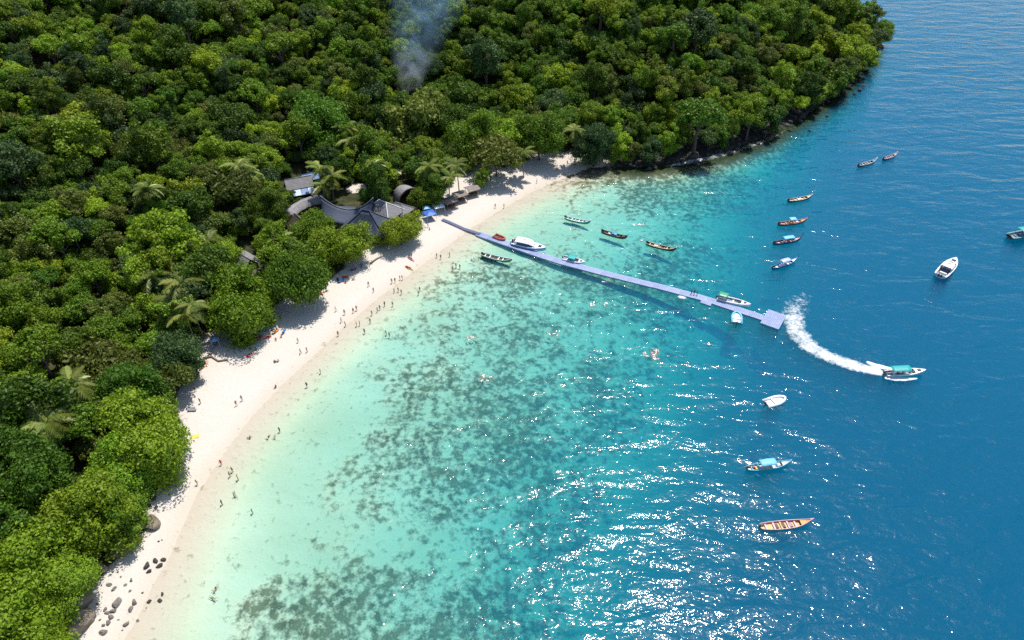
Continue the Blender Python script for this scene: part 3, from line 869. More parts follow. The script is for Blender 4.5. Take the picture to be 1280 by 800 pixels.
# lone house: grey gable roof with a lower blue metal roof
def gable_house(px, py, L, Wd, h, eave, rz, m, label, name, blue=False):
    e = empty(name, place(px, py, eave + h * .5), rz); tag(e, label, "building", "resort buildings")
    for s in (-1, 1):
        b = MB(); grid_slab(b, lambda u, v, s=s: ((2 * u - 1) * L / 2, s * Wd / 2 * v, eave + h * (1 - v)), 6, 4); b.build("roof_slope", m, e)
    MB().tube([(-L / 2, 0, eave + h + .05), (L / 2, 0, eave + h + .05)], .13, 6).build("ridge_cap", m, e, True)
    if blue:
        n = 4
        for i in range(n):
            x0 = -L / 2 + i * L / n
            b = MB(); grid_slab(b, lambda u, v: (x0 + (u * .94) * L / n, -Wd / 2 - .1 - 2.6 * v, eave - .25 - .8 * v), 3, 3, .08); b.build("metal_sheet", BLUEM if i % 2 == 0 else paint("pale_metal_sheet", (.42, .50, .60), .45), e)
    posts_walls(e, L * .86, Wd * .86, eave + .2)
    return e
gable_house(373, 226, 9.0, 6.5, 2.4, 3.2, math.radians(22), SHINGLE, "lone house with a grey gable roof and blue metal sheets along its eave", "gabled_house", True)
gable_house(388, 219, 6.0, 4.5, 1.4, 3.4, math.radians(25), BLUEM, "small blue metal-roofed shed behind the lone house", "metal_roof_shed")
gable_house(302, 323, 9.5, 8.5, 3.2, 3.4, math.radians(-38), SHINGLE, "low hut with a steep grey roof half hidden under the spreading trees", "grey_roof_hut")
gable_house(318, 336, 4.0, 3.6, 1.2, 2.4, math.radians(-35), THATCH, "tiny lean-to beside the half hidden grey-roofed hut", "lean_to")
# long curved roof
e = empty("curved_roof_walkway", place(384, 258, 4.0)); tag(e, "long narrow roof bending in an arc around a green tree", "building", "resort buildings")
arc = [Vector((*at2(px, py, e.location.z + 4.2), 0)) - Vector((e.location.x, e.location.y, 0)) for px, py in ((358, 268), (366, 259), (377, 252), (390, 248), (405, 247))]
def arcp(u):
    f = u * (len(arc) - 1); i = min(int(f), len(arc) - 2); return arc[i].lerp(arc[i + 1], f - i), (arc[i + 1] - arc[i]).normalized()
for s in (-1, 1):
    def fn(u, v, s=s):
        p, d = arcp(u); n = Vector((-d.y, d.x, 0)); q = p + n * (s * 2.6 * v)
        return (q.x, q.y, 5.0 - 1.9 * v + .5 * (2 * u - 1) ** 2)
    b = MB(); grid_slab(b, fn, 16, 3); b.build("roof_slope", SHINGLE if s < 0 else DARKSH, e, True)
for k in range(6):
    p, d = arcp(k / 5); n = Vector((-d.y, d.x, 0))
    for s in (-1.9, 1.9):
        q = p + n * s; MB().tube([(q.x, q.y, -.5), (q.x, q.y, 3.9)], .1, 6).build("post", WOOD, e, True)
# domed hut with an arched mouth
e = empty("domed_hut", place(504, 238, 3.0), math.radians(-55)); tag(e, "grey shingled domed hut with a dark arched mouth", "building", "resort buildings")
def dome(u, v, k=1.0):
    a = math.pi * (u - .5); fx = 5.2 * (1 - v) - 2.6            # v: 0 mouth, 1 back
    w = 4.2 * math.sqrt(max(0.02, 1 - (max(0, v - .12) / .9) ** 2)); h = 5.2 * math.sqrt(max(.02, 1 - (max(0, v - .25) / .78) ** 2)) + (.7 * (1 - v / .12) if v < .12 else 0)
    return (fx * 1.55 + .8 * math.cos(a) * max(0, 1 - v / .2), w * math.sin(a) * k, h * math.cos(a) ** .85 * k if math.cos(a) > 1e-6 else 0)
b = MB(); grid_slab(b, dome, 18, 12, .18); b.build("shell_roof", SHINGLE, e, True)
b = MB(); b.tube([Vector(dome(i / 18, 0)) + Vector((.05, 0, .0)) for i in range(19)], .22, 6); b.build("arch_rim", THATCH, e, True)
MB().box((-2.2, 0, 1.4), (.2, 5.2, 2.8)).build("inner_wall", WOOD, e)
MB().box((1.4, 0, .12), (4.2, 5.5, .24)).build("floor", WOOD, e)
# beach shelters
for px, py, rz, lab in ((562, 250, 33, "first thatched beach shelter beside the red kayak"), (575, 242, 32, "middle thatched shelter in the row along the upper beach"), (590, 235, 30, "last thatched shelter in the row, nearest the sandy clearing")):
    e = empty("beach_shelter", place(px, py, 2.6), math.radians(rz)); tag(e, lab, "shelter", "thatched beach shelters")
    for s in (-1, 1):
        b = MB(); grid_slab(b, lambda u, v, s=s: ((2 * u - 1) * 2.3 + .06 * math.sin(9 * v), s * 2.0 * v, 3.1 - .55 * v), 6, 4, .16); b.build("roof_slope", THATCH, e)
    for x in (-1.8, 0, 1.8):
        for y in (-1.6, 1.6): MB().tube([(x, y, -.4), (x, y, 2.75)], .08, 6).build("post", WOOD, e, True)
    MB().box((0, .2, .45), (3.8, 1.6, .12)).build("bench", WOOD, e)
    for x in (-1.2, 1.2): MB().box((x, -.9, .7), (1.3, .7, .08)).build("table", WOOD, e)
def canopy_tent(px, py, rz, c, label, s=2.6):
    e = empty("shade_canopy", place(px, py, 2.2), math.radians(rz)); tag(e, label, "canopy", "shade canopies")
    b = MB(); grid_slab(b, lambda u, v: ((2 * u - 1) * s / 2, (2 * v - 1) * s / 2, 2.2 + .5 * (1 - max(abs(2 * u - 1), abs(2 * v - 1)))), 6, 6, .04); b.build("cover", c, e)
    for x in (-1, 1):
        for y in (-1, 1): MB().tube([(x * s * .46, y * s * .46, -.3), (x * s * .46, y * s * .46, 2.2)], .04, 5).build("pole", WHITE_TRIM, e)
canopy_tent(537, 266, 30, paint("blue_tarp", (.03, .12, .50), .5), "bright blue tarpaulin canopy at the top of the beach", 3.6)
canopy_tent(548, 257, 25, paint("white_tarp", (.62, .72, .80), .6), "white tarpaulin canopy next to the blue one", 3.4)
canopy_tent(533, 259, 20, paint("sky_tarp", (.10, .34, .55), .5), "pale blue tarpaulin half under the leafy tree", 2.4)
canopy_tent(268, 424, 20, paint("light_blue_tarp", (.25, .50, .80), .5), "small light blue sheet stretched beside the fallen log", 1.9)

# fallen log and driftwood
def log(pts, r, label, branches=()):
    P = [Vector((*at2(px, py, 2.6), 0)) for px, py in pts]
    P = [Vector((p.x, p.y, gz(p.x, p.y) + r * .8 + dz)) for p, dz in zip(P, [0] * len(P))]
    e = empty("fallen_log", P[0]); b = MB(); b.tube([p - P[0] for p in P], [r * (1 - .5 * i / len(P)) for i in range(len(P))], 8)
    b.build("stem", paint("driftwood", (.17, .13, .10), .9, var=.3), e, True)
    for bp in branches:
        Q = [Vector((*at2(px, py, 2.6 + k), 0)) for k, (px, py) in enumerate(bp)]
        Q = [Vector((p.x, p.y, gz(p.x, p.y) + .2 + .3 * k)) - P[0] for k, p in enumerate(Q)]
        MB().tube(Q, [r * .5, r * .3, r * .2][:len(Q)], 6).build("branch", paint("driftwood", (.17, .13, .10)), e, True)
    tag(e, label, "log", "driftwood")
log([(254, 446), (264, 444), (272, 449), (284, 447)], .3, "crooked fallen log lying across the shaded sand", [[(258, 444), (263, 434), (265, 428)]])
log([(462, 326), (470, 320), (476, 317)], .28, "straight dark log lying on the sand below the round tree")
# ------------------------------------------------------------------ boats
def bp(name, c, rough=.35): return paint("boat_" + name, c, rough, var=.10, scale=2.0)
BW, BNAVY, BBLACK = bp("white", (.78, .79, .80)), bp("navy", (.03, .05, .14)), bp("black", (.02, .02, .022), .5)
BWOOD, BDARK = bp("wood", (.34, .21, .10), .6), bp("dark_wood", (.08, .055, .04), .6)
BORANGE, BPINK, BTEAL, BBLUE = bp("ochre", (.62, .36, .12)), bp("pink", (.66, .40, .46)), bp("teal", (.02, .34, .34), .5), bp("blue", (.05, .22, .52))
BSKY, BGREEN, BRED, BCREAM, BGREY = bp("sky", (.16, .50, .72), .5), bp("green", (.06, .30, .18)), bp("red", (.60, .05, .04)), bp("cream", (.62, .56, .44)), bp("grey", (.28, .29, .31))
BYELL = bp("yellow", (.75, .50, .06))
def pose_boat(e, stern, bow, z=.5):
    a, b = Vector(at(*stern, z)), Vector(at(*bow, z))
    e.location = ((a.x + b.x) / 2, (a.y + b.y) / 2, 0); d = b - a
    e.rotation_euler = (0, 0, math.atan2(d.y, d.x))
    return d.length
ST = [(0, .58, .80, -.05), (.05, .72, .74, -.18), (.15, .86, .66, -.28), (.3, .97, .58, -.30), (.5, 1.0, .56, -.30), (.68, .90, .64, -.28), (.8, .70, .82, -.2), (.9, .42, 1.12, .05), (.96, .2, 1.42, .45), (1.0, .06, 1.72, .95)]
def longtail(stern, bow, hull, inside, trim, canopy, label, cargo=(), ribbon=None, prow=1.0, engine=True):
    e = empty("longtail_boat", (0, 0, 0)); L = pose_boat(e, stern, bow); bm_ = L / 10.0 * .95
    tag(e, label, "boat", "wooden longtail boats in the bay")
    X = lambda t: (t - .5) * L
    sec = []
    for t, w, s, k in ST:
        w *= bm_; sec.append([(X(t), -w, s), (X(t), -w * .86, (s + k) / 2 - .05), (X(t), -w * .45, k), (X(t), w * .45, k), (X(t), w * .86, (s + k) / 2 - .05), (X(t), w, s)])
    b = MB(); b.loft(sec, closed=False); b.add(sec[0], [(5, 4, 3, 2, 1, 0)])
    inn = [[(x, y * .9, z) for x, y, z in (r[0], r[-1])] for r in sec]
    for i in range(len(sec) - 1):                     # inner side walls
        t0, t1 = ST[i], ST[i + 1]; f0, f1 = max(.16, t0[3] + .15), max(.16, t1[3] + .15)
        for s in (0, 1):
            a, c = inn[i][s], inn[i + 1][s]
            b.add([a, c, (c[0], c[1] * .84, f1), (a[0], a[1] * .84, f0)], [(0, 1, 2, 3)])
    b.build("hull", hull, e)
    fl = MB()
    fl.loft([[(X(t), -w * bm_ * .8, max(.18, k + .17)), (X(t), w * bm_ * .8, max(.18, k + .17))] for t, w, s, k in ST[:-1]], closed=False)
    fl.build("floor", inside, e)
    for s in (0, -1):
        MB().tube([(r[s][0], r[s][1] * .96, r[s][2] + .03) for r in sec], .085, 5).build("gunwale", trim, e, True)
    for t in (.12, .28, .42, .56, .70):
        w = np.interp(t, [q[0] for q in ST], [q[1] for q in ST]) * bm_
        MB().box((X(t), 0, .44), (.32, w * 1.72, .06)).build("bench", trim if t != .42 else inside, e)
    dk = MB(); dk.loft([[(X(t), -w * bm_ * .9, s - .06), (X(t), w * bm_ * .9, s - .06)] for t, w, s, k in ST[6:]], closed=False); dk.build("foredeck", inside, e)
    pr = MB().tube([(X(.97), 0, 1.0), (X(1.0), 0, 1.75), (X(1.03), 0, 1.75 + .75 * prow), (X(1.035), 0, 1.75 + 1.2 * prow)], [.13, .11, .085, .05], 6).build("prow_post", trim if ribbon is None else hull, e, True)
    if ribbon: MB().tube([(X(1.012), 0, 2.0), (X(1.028), 0, 1.75 + .55 * prow)], .14, 6).build("ribbon", ribbon, pr, True)
    if engine:
        en = MB().box((X(.02), 0, 1.12), (.75, .45, .42), taper=.8).build("engine", BBLACK, e)
        MB().tube([(X(.04), .05, 1.15), (X(-.05), .1, 1.2), (X(-.2), .18, .85)], [.05, .045, .03], 5).build("drive_shaft", BGREY, en, True)
        MB().tube([(X(.05), 0, 1.2), (X(.13), -.1, 1.35)], .03, 5).build("tiller", BGREY, en, True)
    if canopy:
        cm, t0, t1 = canopy; h = 1.95; w = .98 * bm_
        cv = MB(); grid_slab(cv, lambda u, v: (X(t0 + (t1 - t0) * u), (2 * v - 1) * w, h + .28 * (1 - (2 * v - 1) ** 2) - .05 * math.sin(u * 9)), 6, 6, .05)
        c = cv.build("canopy", cm, e, True)
        for t in (t0 + .02, (t0 + t1) / 2, t1 - .02):
            for s in (-1, 1): MB().tube([(X(t), s * w * .9, .5), (X(t), s * w * .92, h)], .035, 5).build("canopy_post", BGREY, c)
    for t, y, sx, sy, sz, m in cargo:
        MB().box((X(t), y, .2 + sz / 2), (sx, sy, sz), .1, taper=.85).build("cargo", m, e)
    return e
LT = longtail
LT((602, 318), (640, 327), BGREEN, BDARK, BW, None, "green-hulled longtail boat with white gunwales moored beside the floating walkway", ribbon=None, prow=.1)
LT((706, 272), (738, 279), bp("sea_green", (.05, .32, .27)), bp("pale_grey_green", (.42, .50, .48)), BW, None, "pale sea-green longtail boat moored in the clear shallows off the beach", prow=.1)
LT((752, 289), (784, 298), BDARK, bp("rust", (.30, .14, .11)), BDARK, None, "dark brown longtail boat with blue bundles amidships", [(.45, .1, 1.2, .9, .7, BBLUE), (.55, -.2, .9, .7, .9, BSKY), (.3, 0, .8, .6, .4, BW)], prow=.25)
LT((808, 304), (845, 313), BDARK, BWOOD, BCREAM, None, "brown longtail boat with cream gunwales moored near a white buoy", [(.35, 0, .9, .8, .4, BW), (.55, .1, .7, .5, .8, BBLACK)], prow=.4)
LT((1073, 207), (1095, 201), BDARK, BBLUE, BCREAM, None, "dark longtail boat with a pale prow moored in deep water by the headland", [(.4, 0, 1.0, .8, .5, BGREY)], prow=.35)
LT((1104, 199), (1121, 193), BNAVY, BGREY, BPINK, None, "navy longtail boat with a pink ribbon on its prow off the headland", ribbon=BPINK, prow=.8)
LT((985, 251), (1015, 246), BDARK, BCREAM, bp("tan", (.56, .44, .32)), None, "brown longtail boat with a row of pale benches and a tall dark prow", [(.5, .1, 1.4, .9, .3, BW)], prow=1.0)
LT((973, 280), (1008, 276), BDARK, BORANGE, bp("rose", (.60, .25, .28)), (BSKY, .36, .58), "longtail boat with rose gunwales and a short pale blue canopy", [(.66, 0, .9, .8, .5, BW), (.75, .1, .6, .6, .4, BBLUE)], prow=1.0)
LT((967, 304), (1001, 299), BNAVY, BPINK, BDARK, (BSKY, .32, .70), "dark longtail boat under a long sky-blue canopy", [(.8, 0, .6, .6, .4, BW)], prow=1.1)
LT((966, 335), (996, 325), BNAVY, BW, BBLUE, (bp("lavender", (.42, .48, .72)), .30, .64), "navy longtail boat with white deck and a lavender canopy", prow=1.1)
LT((934, 586), (988, 579), BTEAL, BCREAM, BSKY, (BSKY, .26, .62), "teal longtail boat with a bright blue canopy amid the sun glints", [(.72, 0, .9, .9, .5, BPINK), (.15, .1, .5, .5, .7, BRED), (.2, -.3, .4, .5, .5, BYELL)], prow=.9)
LT((950, 659), (1013, 653), bp("brick", (.42, .17, .13)), BORANGE, BPINK, None, "open longtail boat with ochre floor and pink gunwales amid the sun glints", [(.33, 0, .7, 1.1, .25, BDARK), (.46, 0, .8, 1.2, .3, BDARK), (.6, 0, .9, 1.1, .3, bp("mauve", (.25, .16, .20)))], prow=.15)

SS = [(0, .88, .95, -.30), (.15, .96, .97, -.34), (.4, 1.0, 1.05, -.38), (.6, .95, 1.15, -.38), (.75, .78, 1.25, -.32), (.88, .48, 1.36, -.1), (.95, .24, 1.44, .25), (1.0, .03, 1.5, .8)]
def speedboat(stern, bow, hull, deck, top, label, kind="canopy", motors=2, beam=.28, name="speedboat", t0=.15, t1=.6, stripe=None, beamk=1.0, z=.8, group="speedboats and motor boats in the bay"):
    e = empty(name, (0, 0, 0)); L = pose_boat(e, stern, bow, z); bw = L * beam / 2
    k = min(1.2, max(.6, L / 10)); tag(e, label, "boat", group)
    X = lambda t: (t - .5) * L
    sec = [[(X(t), -w * bw, s * k), (X(t), -w * bw * .9, (.25 * s + .3) * k), (X(t), 0, kk * k), (X(t), w * bw * .9, (.25 * s + .3) * k), (X(t), w * bw, s * k)] for t, w, s, kk in SS]
    b = MB(); b.loft(sec, closed=False); b.add(sec[0], [(4, 3, 2, 1, 0)]); b.build("hull", hull, e)
    # side decks, foredeck, cockpit well
    def row(t, f, dz=0): 
        w = np.interp(t, [q[0] for q in SS], [q[1] for q in SS]) * bw; s = np.interp(t, [q[0] for q in SS], [q[2] for q in SS]) * k
        return w * f, s + dz
    d = MB()
    for s in (-1, 1):
        d.loft([[(X(t), s * row(t, 1.0)[0], row(t, 1)[1]), (X(t), s * row(t, .78)[0], row(t, 1)[1] + .03)] for t in (0, .15, .3, .45, .6, .72)], closed=False)
    d.loft([[(X(t), -row(t, 1.0)[0], row(t, 1)[1]), (X(t), 0, row(t, 1)[1] + .12 * k), (X(t), row(t, 1.0)[0], row(t, 1)[1])] for t in (.72, .8, .88, .94, 1.0)], closed=False)
    d.build("deck", deck, e)
    cw = MB(); cw.loft([[(X(t), -row(t, .78)[0], row(t, 1)[1] + .03), (X(t), -row(t, .74)[0], .45 * k), (X(t), row(t, .74)[0], .45 * k), (X(t), row(t, .78)[0], row(t, 1)[1] + .03)] for t in (.02, .2, .4, .6, .72)], closed=False)
    cw.build("cockpit", BGREY if kind != "inside_white" else deck, e)
    for s in (-1, 1):
        MB().tube([(X(q[0]), s * q[1] * bw, q[2] * k + .02) for q in SS], .06 * k, 5).build("rub_rail", stripe or deck, e, True)
    for t in (.2, .34, .48):
        MB().box((X(t), 0, .62 * k), (.5 * k, row(t, 1.15)[0], .3 * k), taper=.9).build("seat", deck if t != .34 else bp("seat_blue", (.10, .20, .40)), e)
    MB().box((X(.83), 0, row(.83, 1)[1] + .13 * k), (.09 * L, bw * .6, .06)).build("hatch", BBLACK, e)
    if kind == "canopy":
        h = 2.35 * k; cv = MB(); grid_slab(cv, lambda u, v: (X(t0 + (t1 - t0) * u), (2 * v - 1) * bw * .92, h + .22 * k * (1 - (2 * v - 1) ** 2)), 5, 6, .06); c = cv.build("canopy", top, e, True)
        for t in (t0 + .02, t1 - .02):
            for s in (-1, 1): MB().tube([(X(t), s * bw * .84, .95 * k), (X(t), s * bw * .86, h)], .03, 5).build("canopy_post", BGREY, c)
    if kind in ("cabin", "hardtop"):
        h = 2.2 * k
        rf = MB(); rf.loft([[(X(t), -w, z - .25 * k), (X(t), -w * .8, z), (X(t), w * .8, z), (X(t), w, z - .25 * k)] for t, w, z in ((t0, bw * .82, h * .97), ((t0 + t1) / 2, bw * .84, h * 1.04), (t1 - .08, bw * .78, h), (t1 + .10, bw * .5, row(t1 + .1, 1)[1] + .2 * k))], closed=False)
        rf = rf.build("cabin_roof", top, e, True)
        for s in (-1, 1):
            MB().loft([[(X(t), s * bw * .80, zt), (X(t), s * bw * .84, zb)] for t, zt, zb in ((t0 + .05, h * .86, 1.05 * k), ((t0 + t1) / 2, h * .9, 1.1 * k), (t1 + .02, h * .72, 1.2 * k))], closed=False).build("side_window", BNAVY, e)
            MB().tube([(X(t0), s * bw * .8, .95 * k), (X(t0), s * bw * .8, h * .88)], .05, 5).build("roof_post", deck, rf)
        MB().box((X((t0 + t1) / 2), 0, h * 1.05), (.5, .6, .12)).build("roof_hatch", BGREY, rf)
    ws = MB().loft([[(X(.66), -row(.66, .75)[0], row(.66, 1)[1]), (X(.62), -row(.66, .7)[0], row(.66, 1)[1] + .55 * k)], [(X(.73), 0, row(.7, 1)[1] + .05), (X(.67), 0, row(.66, 1)[1] + .6 * k)], [(X(.66), row(.66, .75)[0], row(.66, 1)[1]), (X(.62), row(.66, .7)[0], row(.66, 1)[1] + .55 * k)]], closed=False)
    ws.build("windscreen", bp("smoked_glass", (.05, .09, .13), .1), e)
    for i in range(motors):
        y = (i - (motors - 1) / 2) * .62 * k
        mo = MB().box((X(0) - .28 * k, y, 1.05 * k), (.5 * k, .36 * k, .55 * k), taper=.78).build("outboard_motor", BBLACK if motors != 3 else BW, e)
        MB().box((X(0) - .32 * k, y, .3 * k), (.2 * k, .12 * k, 1.0 * k)).build("motor_leg", BGREY, mo)
    return e
speedboat((641, 302), (682, 312), bp("hull_blue", (.20, .42, .78)), BW, BW, "large white speedboat with a blue hull and cabin moored at the floating walkway", "cabin", 3, .33, "cabin_cruiser", .12, .62)
speedboat((704, 321), (731, 328), bp("pale_blue", (.55, .66, .85)), BW, BTEAL, "small white motorboat with a square teal canopy moored at the floating walkway", "canopy", 1, .36, t0=.22, t1=.58)
speedboat((897, 371), (938, 382), BW, BW, BGREEN, "white speedboat with a green stern canopy moored near the end of the walkway", "canopy", 1, .27, t0=.02, t1=.30)
speedboat((1175, 345), (1194, 325), bp("pale_hull", (.62, .70, .80)), BW, BW, "white motorboat with a flat hardtop lying alone in deep water", "hardtop", 2, .32, "motorboat", .28, .60)
speedboat((1262, 296), (1302, 290), bp("aqua", (.05, .16, .19)), bp("aqua_deck", (.18, .38, .42)), BTEAL, "aqua green motorboat lying alone in deep open water", "canopy", 2, .30, "motorboat", .25, .62)
fast = speedboat((1108, 466), (1156, 465), bp("fast_hull", (.50, .62, .66)), BW, BTEAL, "white speedboat with a long teal canopy racing ahead of its foaming wake", "canopy", 2, .24, t0=.10, t1=.58)
fast.rotation_euler[1] = math.radians(-2.5)
def dinghy(stern, bow, tube, floor, label, w=.5, motor=True, r=.2, z=.3, zo=0.0):
    e = empty("inflatable_dinghy", (0, 0, 0)); L = pose_boat(e, stern, bow, z); e.location.z = zo; tag(e, label, "dinghy", "small inflatable dinghies")
    W_ = L * w / 2; pts = [(-L / 2, -W_, .3), (L * .1, -W_, .3), (L * .34, -W_ * .72, .36), (L * .47, -W_ * .25, .44), (L * .5, 0, .46)]
    pts = pts + [(x, -y, z_) for x, y, z_ in pts[-2::-1]]
    MB().tube(pts, r * L / 3.6, 8).build("side_tube", tube, e, True)
    f = MB(); f.loft([[(-L / 2 + .15, -W_, .16), (-L / 2 + .15, W_, .16)], [(L * .1, -W_, .16), (L * .1, W_, .16)], [(L * .4, -W_ * .45, .2), (L * .4, W_ * .45, .2)]], closed=False); f.build("floor", floor, e)
    MB().box((-L * .1, 0, .38), (.3, W_ * 1.7, .08)).build("bench", floor, e)
    MB().box((-L / 2 + .12, 0, .35), (.07, W_ * 1.8, .45)).build("transom", BGREY, e)
    if motor:
        mo = MB().box((-L / 2 - .12, 0, .75), (.36, .3, .42), taper=.8).build("outboard_motor", BBLACK, e)
        MB().box((-L / 2 - .1, 0, .15), (.12, .1, .8)).build("motor_leg", BBLACK, mo)
dinghy((921, 404), (921, 390), BSKY, BW, "bright blue dinghy with white floor tied below the walkway", .52)
dinghy((957, 505), (981, 497), BW, bp("dinghy_floor", (.70, .64, .60)), "white dinghy drifting alone among the sun glints", .42)

# ------------------------------------------------------------------ floating walkway of plastic floats
FLOAT, _nt, _N, _L, _P = new_mat("blue_plastic_float")
_oi = _N.new("ShaderNodeObjectInfo").outputs["Random"]
_fd = math_(_nt, 'ADD', math_(_nt, 'MULTIPLY', noise(_nt, .9, 4.0, .6), .8), math_(_nt, 'MULTIPLY', _oi, .25))
_L.new(mixc(_nt, ramp(_nt, noise(_nt, 2.5, 5.0, .7), [(.55, (0, 0, 0)), (.75, (.6, .6, .6))]), ramp(_nt, _fd, [(.3, (.24, .30, .48)), (.75, (.37, .42, .60))]), (.22, .24, .34)), _P.inputs["Base Color"])
_P.inputs["Roughness"].default_value = .5
def float_block(nx, ny):
    b = MB(); r = random.Random(nx * 10 + ny)
    for i in range(nx):
        for j in range(ny):
            x, y = (i - (nx - 1) / 2) * .5, (j - (ny - 1) / 2) * .5; h = r.uniform(-.012, .012)
            b.box((x, y, .12 + h), (.48, .48, .44)); b.box((x, y, .365 + h), (.45, .45, .05), taper=.82)
    return b.mesh("float_section", FLOAT)
PIER = [(597, 291.5), (640, 306), (672, 317.5), (702, 327), (765, 343.5), (827, 358.5), (880, 372.5), (915, 384), (947, 394.5), (954, 396.8)]
PW = [Vector((*at2(a, b, .4), 0)) for a, b in PIER]
pier = empty("floating_walkway", (PW[0].x, PW[0].y, 0)); tag(pier, "long floating walkway of lavender-blue plastic floats running out from the beach", "walkway")
SEC = float_block(8, 5)
seglen = [(b - a).length for a, b in zip(PW, PW[1:])]; total = sum(seglen)
def along(s):
    for a, b, l in zip(PW, PW[1:], seglen):
        if s <= l: return a.lerp(b, s / l), (b - a).normalized()
        s -= l
    return PW[-1], (PW[-1] - PW[-2]).normalized()
ns = int(total / 4.0)
for i in range(ns + 1):
    p, _ = along((i + .5) * total / (ns + 1)); q0, _ = along(i * total / (ns + 1)); q1, _ = along((i + 1) * total / (ns + 1)); d = q1 - q0
    o = link("float_section", SEC, pier, p - PW[0] + Vector((0, 0, .02 * math.sin(i * 1.7))), (.006 * math.sin(i), .006 * math.cos(i * 2.1), math.atan2(d.y, d.x)), (total / (ns + 1) / 4.0, 1, 1))
cA, cB, cC = (Vector((*at2(a, b, .4), 0)) for a, b in ((971, 410.6), (987.5, 396), (946, 401.5)))
c0 = (cB + cC) / 2; dirp = (PW[-1] - PW[-2]).normalized(); ang = math.atan2(dirp.y, dirp.x)
uu = cA - cC; print("PLATFORM", uu.length, (cB - cA).length, uu.angle(cB - cA))
plat = float_block(int(uu.length / .5), int((cB - cA).length / .5)); link("end_platform", plat, pier, c0 - PW[0] + Vector((0, 0, .015)), (0, 0, math.atan2(uu.y, uu.x)))
link("side_step", float_block(6, 4), pier, Vector((*at2(883, 377.5, .4), 0)) - PW[0], (0, 0, ang))
G0, G1 = Vector((*at2(553, 276, .9), .9)), Vector((*at2(600, 292.5, .5), .5))
gw = MB(); gd = (G1 - G0); gn = Vector((-gd.y, gd.x, 0)).normalized() * .55
npl = 40
gang = empty("gangway", (G0.x, G0.y, 0)); tag(gang, "narrow dark gangway leading from the dry sand onto the floating walkway", "gangway")
gg = lambda t: G0.lerp(G1, t)
zt = lambda t: max(gz(gg(t).x, gg(t).y) + .35, .55)
for s in (-1, 1):
    MB().tube([(gg(t / 8).x - G0.x + s * gn.x, gg(t / 8).y - G0.y + s * gn.y, zt(t / 8) - .1) for t in range(9)], .07, 5).build("beam", BNAVY, gang)
pl = MB().box((0, 0, 0), (.26, 1.2, .05)).mesh("plank", paint("gangway_plank", (.10, .12, .22), .7))
for i in range(npl):
    p = gg((i + .5) / npl); link("plank", pl, gang, (p.x - G0.x, p.y - G0.y, zt((i + .5) / npl)), (0, 0, math.atan2(gd.y, gd.x)), (gd.length / npl / .30, 1, 1))
for t in (0, .25, .5, .75):
    for s in (-1, 1):
        p = gg(t) + gn * s; g_ = gz(p.x, p.y); MB().tube([(p.x - G0.x, p.y - G0.y, g_ - .3), (p.x - G0.x, p.y - G0.y, zt(t))], .06, 5).build("leg", BNAVY, gang)
dinghy((618, 294.5), (631, 299.5), bp("dull_red", (.42, .07, .06)), BDARK, "red inflatable boat pulled up at the shore end of the walkway", .46, False, .3, .6, .35)

# buoys
def buoy(px, py, m, label, r=.3):
    x, y = at2(px, py, .1); e = empty("buoy", (x, y, 0)); tag(e, label, "buoy", "mooring buoys")
    iv, jf = ICO2; link("float_ball", fast_mesh("float_ball", iv * r * np.array([1, 1, .85]), jf, m, True), e, (0, 0, .08))
    MB().tube([(0, 0, r * .7), (0, 0, r * 1.35)], [.07, .05], 6).build("mooring_eye", BGREY, e)
buoy(802, 301, BW, "white buoy floating beside the longtail boat with cream gunwales", .45)
buoy(590, 323, BW, "white buoy bobbing in the shallows by the walkway", .35)

# kayaks on the sand
def kayak(a, b, m1, label, m2=None, z=.3):
    e = empty("kayak", (0, 0, 0)); L = 0
    xa, ya, za = on_ground(*a); xb, yb, zb = on_ground(*b); d = Vector((xb - xa, yb - ya, zb - za)); L = d.length
    e.location = ((xa + xb) / 2, (ya + yb) / 2, max((za + zb) / 2, -.08) + .02); e.rotation_euler = (0, -math.asin(d.z / L), math.atan2(d.y, d.x)); tag(e, label, "kayak", "plastic kayaks on the beach")
    n = 13; rings = []
    for i in range(n):
        t = 2 * i / (n - 1) - 1; w = .42 * (1 - abs(t) ** 2.2) + .02; h = .14 + .16 * t * t
        rings.append([(t * L / 2, w * math.cos(q), .16 + .12 * t * t + (.16 if math.sin(q) > 0 else .2) * math.sin(q) * (1 - abs(t) ** 3 * .8)) for q in [2 * math.pi * k / 10 for k in range(10)]])
    b_ = MB(); b_.loft(rings); me = b_.mesh("hull", [m1, m2 or m1], True)
    for p in me.polygons: p.material_index = 1 if p.center.x > 0 else 0
    link("hull", me, e)
    for x in (-.16, .14):
        s = MB().box((x * L, 0, .33), (.7, .5, .05), taper=.8).build("seat_well", BBLACK, e); MB().box((x * L - .35, 0, .46), (.08, .46, .26)).build("backrest", BBLACK, s)
KS = [((509, 321), (518, 327), bp("kayak_pink", (.72, .30, .32)), None, "pink kayak beside a person at the water's edge"),
      ((506, 333), (517, 338), BRED, BYELL, "red and yellow kayak nosing into the shallow water"),
      ((307, 447), (318, 442), BRED, None, "red kayak at the edge of the tree shadow on the sand"),
      ((250, 463), (261, 452), bp("kayak_coral", (.75, .28, .20)), None, "coral red kayak in the gap beside the glossy dark tree"),
      ((247, 461), (257, 452), bp("kayak_salmon", (.74, .42, .36)), None, "salmon pink kayak lying against the coral red one"),
      ((552, 258), (567, 261), BRED, None, "red kayak in front of the first thatched shelter"),
      ((229, 563), (239, 562), BBLUE, None, "blue kayak poking out from under the rounded bright tree"),
      ((531, 268), (543, 264), BBLUE, None, "blue kayak beneath the blue tarpaulin canopy")]
for a, b, m1, m2, lab in KS: kayak(a, b, m1, lab, m2)
